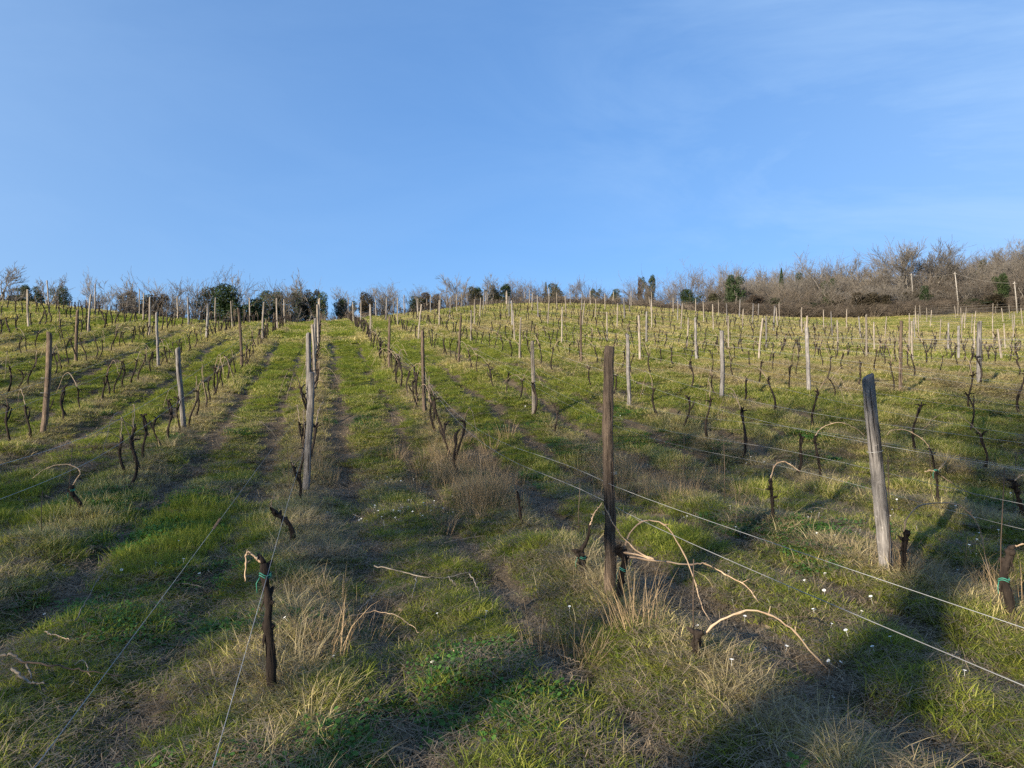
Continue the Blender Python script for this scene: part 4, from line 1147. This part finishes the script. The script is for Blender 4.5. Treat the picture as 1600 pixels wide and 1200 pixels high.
crest_list = [  # px, ytop, kind, width
    (2, 418, 'bare', 1), (10, 462, 'ivy', .8), (30, 445, 'bare', .9), (47, 446, 'ivy', .6), (64, 449, 'ivy', .5), (75, 434, 'bare', 1), (95, 447, 'ivy', .6), (108, 468, 'bush', .8),
    (120, 440, 'bare', 1), (148, 432, 'bare', .6), (165, 455, 'bare', .7), (185, 462, 'bare', .8), (200, 455, 'ivy', .9), (215, 441, 'bare', 1), (222, 462, 'ivy', .9), (238, 460, 'ivy', 1.0), (250, 444, 'bare', 1),
    (275, 443, 'bare', 1.1), (292, 470, 'bush', .7), (305, 448, 'bare', 1), (328, 447, 'bush', 1.1), (340, 452, 'ivy', 1.1), (358, 446, 'ivy', 1.1), (378, 433, 'bare', 1.0), (390, 468, 'ivy', .9),
    (403, 470, 'ivy', .7), (422, 457, 'ivy', 1.1), (432, 450, 'bare', 1.0), (441, 454, 'ivy', .8), (463, 455, 'ivy', .8), (452, 450, 'bare', .9), (482, 453, 'ivy', .8), (478, 439, 'bare', 1.0), (496, 459, 'ivy', .8),
    (520, 474, 'bare', .7), (530, 468, 'ivy', .6), (545, 467, 'ivy', .7), (540, 455, 'bare', 1), (560, 452, 'bare', 1), (577, 457, 'ivy', .9), (590, 452, 'bare', 1), (602, 448, 'bare', 1.1), (618, 462, 'bush', .9), (632, 456, 'bush', 1),
    (643, 462, 'ivy', .8), (659, 456, 'ivy', .9), (676, 460, 'bush', .8), (686, 460, 'ivy', .8), (698, 434, 'bare', 1.1), (712, 436, 'bare', 1.1), (724, 458, 'bush', .9), (735, 447, 'ivy', .7), (753, 450, 'ivy', .9), (758, 434, 'bare', .9),
    (770, 452, 'ivy', .8), (782, 445, 'ivy', .9), (797, 447, 'bush', 1), (806, 439, 'bare', 1), (822, 447, 'bush', 1), (838, 446, 'bare', 1), (853, 440, 'cypress', .5), (862, 448, 'bush', .9), (874, 444, 'ivy', 1.1), (888, 440, 'bare', .9),
    (908, 440, 'bare', .9), (918, 448, 'bush', .8), (928, 450, 'ivy', .6), (945, 452, 'bare', 1), (957, 453, 'ivy', .8), (975, 462, 'bush', .7), (985, 450, 'bare', 1), (1003, 434, 'ivy', .5), (1014, 431, 'ivy', .6), (1010, 445, 'bush', 1),
    (1034, 440, 'bush', .9), (1048, 452, 'bare', .8), (1060, 455, 'bush', 1), (1076, 452, 'ivy', .8), (1092, 432, 'bush', 1.1)]
KN = {'bare': 'spindly bare tree', 'ivy': 'dark ivy-clad tree', 'bush': 'brown bushy tree', 'cypress': 'slim upright evergreen'}
cnt = {}
for (px, yt, kind, w) in sorted(crest_list):
    D = float(np.interp(px, [0, 120, 300, 500, 620, 700, 850, 1000, 1100], [64, 72, 78, 80, 92, 100, 106, 106, 104])) + rt.uniform(-3, 5)
    e = place_tree(kind, px, D, yt, w * (1.2 if kind in ('ivy',) else 1.05))
    cnt[kind] = cnt.get(kind, 0) + 1
    lab = '%s, %s of its kind from the left along the crest' % (KN[kind], ordw(cnt[kind])) if kind != 'cypress' else 'slim upright evergreen on the crest above the centre'
    tag(e, lab, 'tree', {'bare': 'spindly bare trees along the crest', 'ivy': 'dark ivy-clad trees along the crest', 'bush': 'brown bushy trees along the crest'}.get(kind))
# the wood on the right: skyline heights read from the photo
sky_px = [1090, 1130, 1180, 1220, 1260, 1290, 1330, 1370, 1400, 1440, 1470, 1500, 1530, 1570, 1620, 1700]
sky_y = [450, 446, 440, 432, 428, 432, 430, 430, 428, 426, 426, 424, 410, 404, 400, 396]
ranks = [(97, 15, 34), (103, 15, 20), (110, 17, 10), (119, 19, 3), (129, 22, 0)]
wlist = []
for ri, (D, step, low) in enumerate(ranks):
    px = 1105 + ri * 6
    while px < 1660:
        yt = float(np.interp(px, sky_px, sky_y)) + low - 5 + rt.uniform(-12, 10)
        D_ = D + float(np.interp(px, [1100, 1250, 1700], [7, 1, 0])) + rt.uniform(-2, 2)
        kind = rt.choices(['wood', 'bush', 'ivy', 'bare'], [5, 2.5, .5, 2.5])[0]
        if ri == 0: kind = rt.choices(['wood', 'bush', 'ivy', 'bare'], [3.5, 3, 1.1, 3])[0]
        wlist.append((px, D_, yt, kind, ri)); px += step * rt.uniform(.75, 1.25)
extra = [(1148, 100, 430, 'ivy', 1.2), (1140, 104, 424, 'bare', 1.0), (1221, 112, 418, 'cypress', .55), (1296, 110, 400, 'bare', 1.3), (1320, 112, 408, 'bare', 1.1), (1340, 114, 412, 'bare', 1.0),
         (1362, 114, 410, 'bare', .9), (1383, 112, 400, 'bare', .9), (1420, 103, 382, 'big', 1.3), (1454, 104, 384, 'big', 1.3), (1478, 116, 400, 'bare', 1.0), (1485, 106, 412, 'ivy', 1.0), (1530, 112, 408, 'ivy', .9), (1345, 95, 458, 'ivy', 1.5), (1375, 95, 460, 'ivy', 1.2), (1555, 93, 460, 'ivy', 1.6), (1530, 94, 466, 'ivy', 1.3), (1265, 96, 472, 'ivy', 1.2), (1205, 98, 466, 'ivy', 1.1), (1175, 98, 462, 'ivy', 1.1), (1120, 102, 458, 'ivy', 1.1), (1515, 94, 478, 'ivy', 1.0)]
wc = {}
labs = {'wood': 'many-stemmed bare tree', 'bush': 'brown thicket bush', 'ivy': 'dark ivy-covered tree', 'bare': 'spindly bare tree', 'big': 'broad bare tree with fanning crown', 'cypress': 'pointed cypress'}
rk = ['front edge', 'second rank', 'middle', 'upper part', 'back']
for (px, D, yt, kind, ri) in sorted(wlist):
    e = place_tree(kind, px, D, yt, 1.15 if kind != 'ivy' else .9)
    wc[(kind, ri)] = wc.get((kind, ri), 0) + 1
    tag(e, '%s, %s from the left in the %s of the right-hand wood' % (labs[kind], ordw(wc[(kind, ri)]), rk[ri]), 'tree', 'trees and bushes of the right-hand wood')
for i, (px, D, yt, kind, w) in enumerate(sorted(extra)):
    e = place_tree(kind, px, D, yt, w)
    wc[(kind, 'x')] = wc.get((kind, 'x'), 0) + 1
    pos = {'big': ['left', 'right'][min(wc[(kind, 'x')] - 1, 1)] + ' one of the two broad fanning bare trees topping the right-hand wood', 'cypress': 'small pointed cypress poking above the right-hand wood'}.get(kind)
    if pos is None: pos = '%s standing out of the right-hand wood, %s such from the left' % (labs[kind], ordw(wc[(kind, 'x')]))
    tag(e, pos, 'tree', 'trees and bushes of the right-hand wood')
for kd, L_ in TP.items():
    for i, e in enumerate(L_):
        if (kd, i) not in tuse:
            for c in list(e.children): bpy.data.objects.remove(c)
            bpy.data.objects.remove(e)

# brambles and dark undergrowth at the foot of the wood and behind the crest
def undergrowth():
    rs = np.random.default_rng(6)
    me = []
    for i in range(4):
        mb = MB()
        for q in range(130):
            a = rs.random() * 6.28; r0 = rs.random() * .7
            p = np.array([math.cos(a) * r0, math.sin(a) * r0, 0]); d = np.array([math.cos(a + rs.normal(0, .8)) * .8, math.sin(a) * .8, rs.uniform(.5, 1.6)])
            P = [p, p + d * .5, p + d * .9 + [0, 0, -.1], p + d * 1.1 + [d[0] * .3, d[1] * .3, -.35]]
            mb.tube(P, [.018, .014, .010, .006], 3, cap=False)
        me.append(mb.mesh('bramble', [M['twig_brown']]))
    px = np.concatenate([rs.uniform(1085, 1680, 620), rs.uniform(560, 1090, 240), rs.uniform(-40, 560, 120)])
    D = np.concatenate([rs.uniform(93, 99, 620), rs.uniform(96, 106, 240), rs.uniform(74, 84, 120)]) + np.interp(px, [1000, 1100, 1250], [0, 4, 0])
    x = (px - 800) / F * D; z = height(x, D); n = len(x); sc = rs.uniform(.7, 1.5, n)
    scatter('undergrowth', np.stack([x, D, z], -1), rots(n, rs, .05), np.stack([sc, sc, sc * .9], -1), rs.integers(0, 4, n), np.zeros(n), me, 'brown bramble undergrowth at the foot of the wood and hedgerow', 'undergrowth')
undergrowth()

# ---------------------------------------------------------------- poles and cable in front of the wood, house behind it
pole_tops = []
for (pxb, pyb, pxt, pyt, D, lab) in [(1428, 445, 1424, 427, 100, 'pale utility pole half hidden in the wood below the fanning trees'), (1499, 478, 1492, 425, 94, 'pale slightly leaning pole in front of the right-hand wood'), (1590, 488, 1585, 440, 90, 'pale pole standing at the wood edge at the far right')]:
    xb = (pxb - 800) / F * D; zb = H1(xb, D); xt, _, zt = P3(pxt, pyt, D); h = zt - zb
    mb = MB(); mb.tube([[0, 0, -.3], [(xt - xb) * .5, 0, h * .5], [xt - xb, 0, h]], [.075, .068, .058], 8)
    o = link('utility_pole', mb.mesh('utility_pole', [M['pole']]), loc=(xb, D, zb)); tag(o, lab, 'pole', 'utility poles by the wood')
    b = MB(); b.tube([[xt - xb - .25, -.08, h - .25], [xt - xb + .25, -.08, h - .25]], .05, 6); link('cross_piece', b.mesh('cross_piece', [M['pole']]), o)
    pole_tops.append(np.array([xt, D - .08, zt - .2]))
for i in range(2):
    a, b = pole_tops[i], pole_tops[i + 1]
    u = np.linspace(0, 1, 20)[:, None]; P = a + (b - a) * u; P[:, 2] -= .35 * 4 * (u * (1 - u))[:, 0]
    mb = MB(); mb.tube(P, .010, 4)
    tag(link('cable', mb.mesh('cable', [M['pole']])), ['overhead cable between the half-hidden pole and the leaning pole', 'overhead cable between the leaning pole and the far right pole'][i], 'cable')
def house():
    px, D = 1279, 124; x = (px - 800) / F * D; z = H1(x, D)
    e = bpy.data.objects.new('house', None); e.location = (x, D, z); e.rotation_euler = (0, 0, .3); col.objects.link(e)
    top = CAMZ + (600 - 447) / F * D - z
    def box(mb, a, b):
        (x0, y0, z0), (x1, y1, z1) = a, b
        V = [(x0, y0, z0), (x1, y0, z0), (x1, y1, z0), (x0, y1, z0), (x0, y0, z1), (x1, y0, z1), (x1, y1, z1), (x0, y1, z1)]
        mb.add(V, [[0, 3, 2, 1], [4, 5, 6, 7], [0, 1, 5, 4], [1, 2, 6, 5], [2, 3, 7, 6], [3, 0, 4, 7]], 4)
    h = top - .9
    mb = MB(); box(mb, (-2.6, -2, -.5), (2.6, 2, h)); link('wall', mb.mesh('wall', [M['plaster']], False), e)
    mb = MB(); V = [(-2.9, -2.4, h + .003), (2.9, -2.4, h + .003), (2.9, 2.4, h + .003), (-2.9, 2.4, h + .003), (-2.9, 0, h + .95), (2.9, 0, h + .95)]
    mb.add(V, [[0, 1, 5, 4], [2, 3, 4, 5]], 4); mb.add(V, [[0, 4, 3], [1, 2, 5]], 3); link('roof', mb.mesh('roof', [M['roof']], False), e)
    mb = MB()
    box(mb, (-1.4, -2.06, h - 1.6), (-.6, -2.0, h - .5)); link('window', mb.mesh('window', [M['window_glass']], False), e)
    mb = MB(); box(mb, (.6, -2.06, h - 1.6), (1.4, -2.0, h - .5)); link('window', mb.mesh('window', [M['window_glass']], False), e)
    tag(e, 'small pinkish house glimpsed between the trees of the wood', 'house')
house()

# ---------------------------------------------------------------- the tree belt behind the viewpoint that shades the lower slope
def shade_belt():
    rs = np.random.default_rng(12)
    me = []
    for i in range(4):
        segs = []; r2 = np.random.default_rng(700 + i)
        grow(r2, np.array([0, 0, -.3]), np.array([0, 0, 1.0]), 4.5, .22, 0, 4, segs, .10, .6, (3, 5), .68, .12)
        f = 12.0 / max(s[1][:, 2].max() for s in segs); mb = MB()
        for lev, P, rad in segs: mb.tube(P * f, np.maximum(rad, .013), 4, cap=False)
        me.append(mb.mesh('belt_tree', [M['tree_bark']]))
    for i in range(3):
        r2 = np.random.default_rng(720 + i)
        cs = [[r2.normal(0, 1.2), r2.normal(0, 1.0), z] for z in np.linspace(.8, 10.5, 16)]
        V, q = leaf_cloud(r2, cs, r2.uniform(.7, 1.6, 16), 5000, .32)
        me.append(new_mesh('belt_evergreen', V, q.ravel(), np.full(len(q), 4), [M['ivy']]))
    n = 54
    x = np.linspace(-110, 70, n) + rs.normal(0, .8, n); y = -15 + rs.normal(0, 2.2, n)
    idx = np.where(rs.random(n) < np.where((x > -37) & (x < -12), .0, .24), rs.integers(4, 7, n), rs.integers(0, 4, n))
    z = base_h(x, y); sc = np.where(idx >= 4, rs.uniform(.75, 1.5, n), rs.uniform(1.25, 1.5, n))
    scatter('woodland', np.stack([x, y, z], -1), np.stack([np.zeros(n), np.zeros(n), rs.random(n) * 6.28], -1), np.stack([sc, sc, sc], -1), idx, np.zeros(n), me,
            'belt of tall trees behind the viewpoint shading the lower slope', 'woodland')
shade_belt()
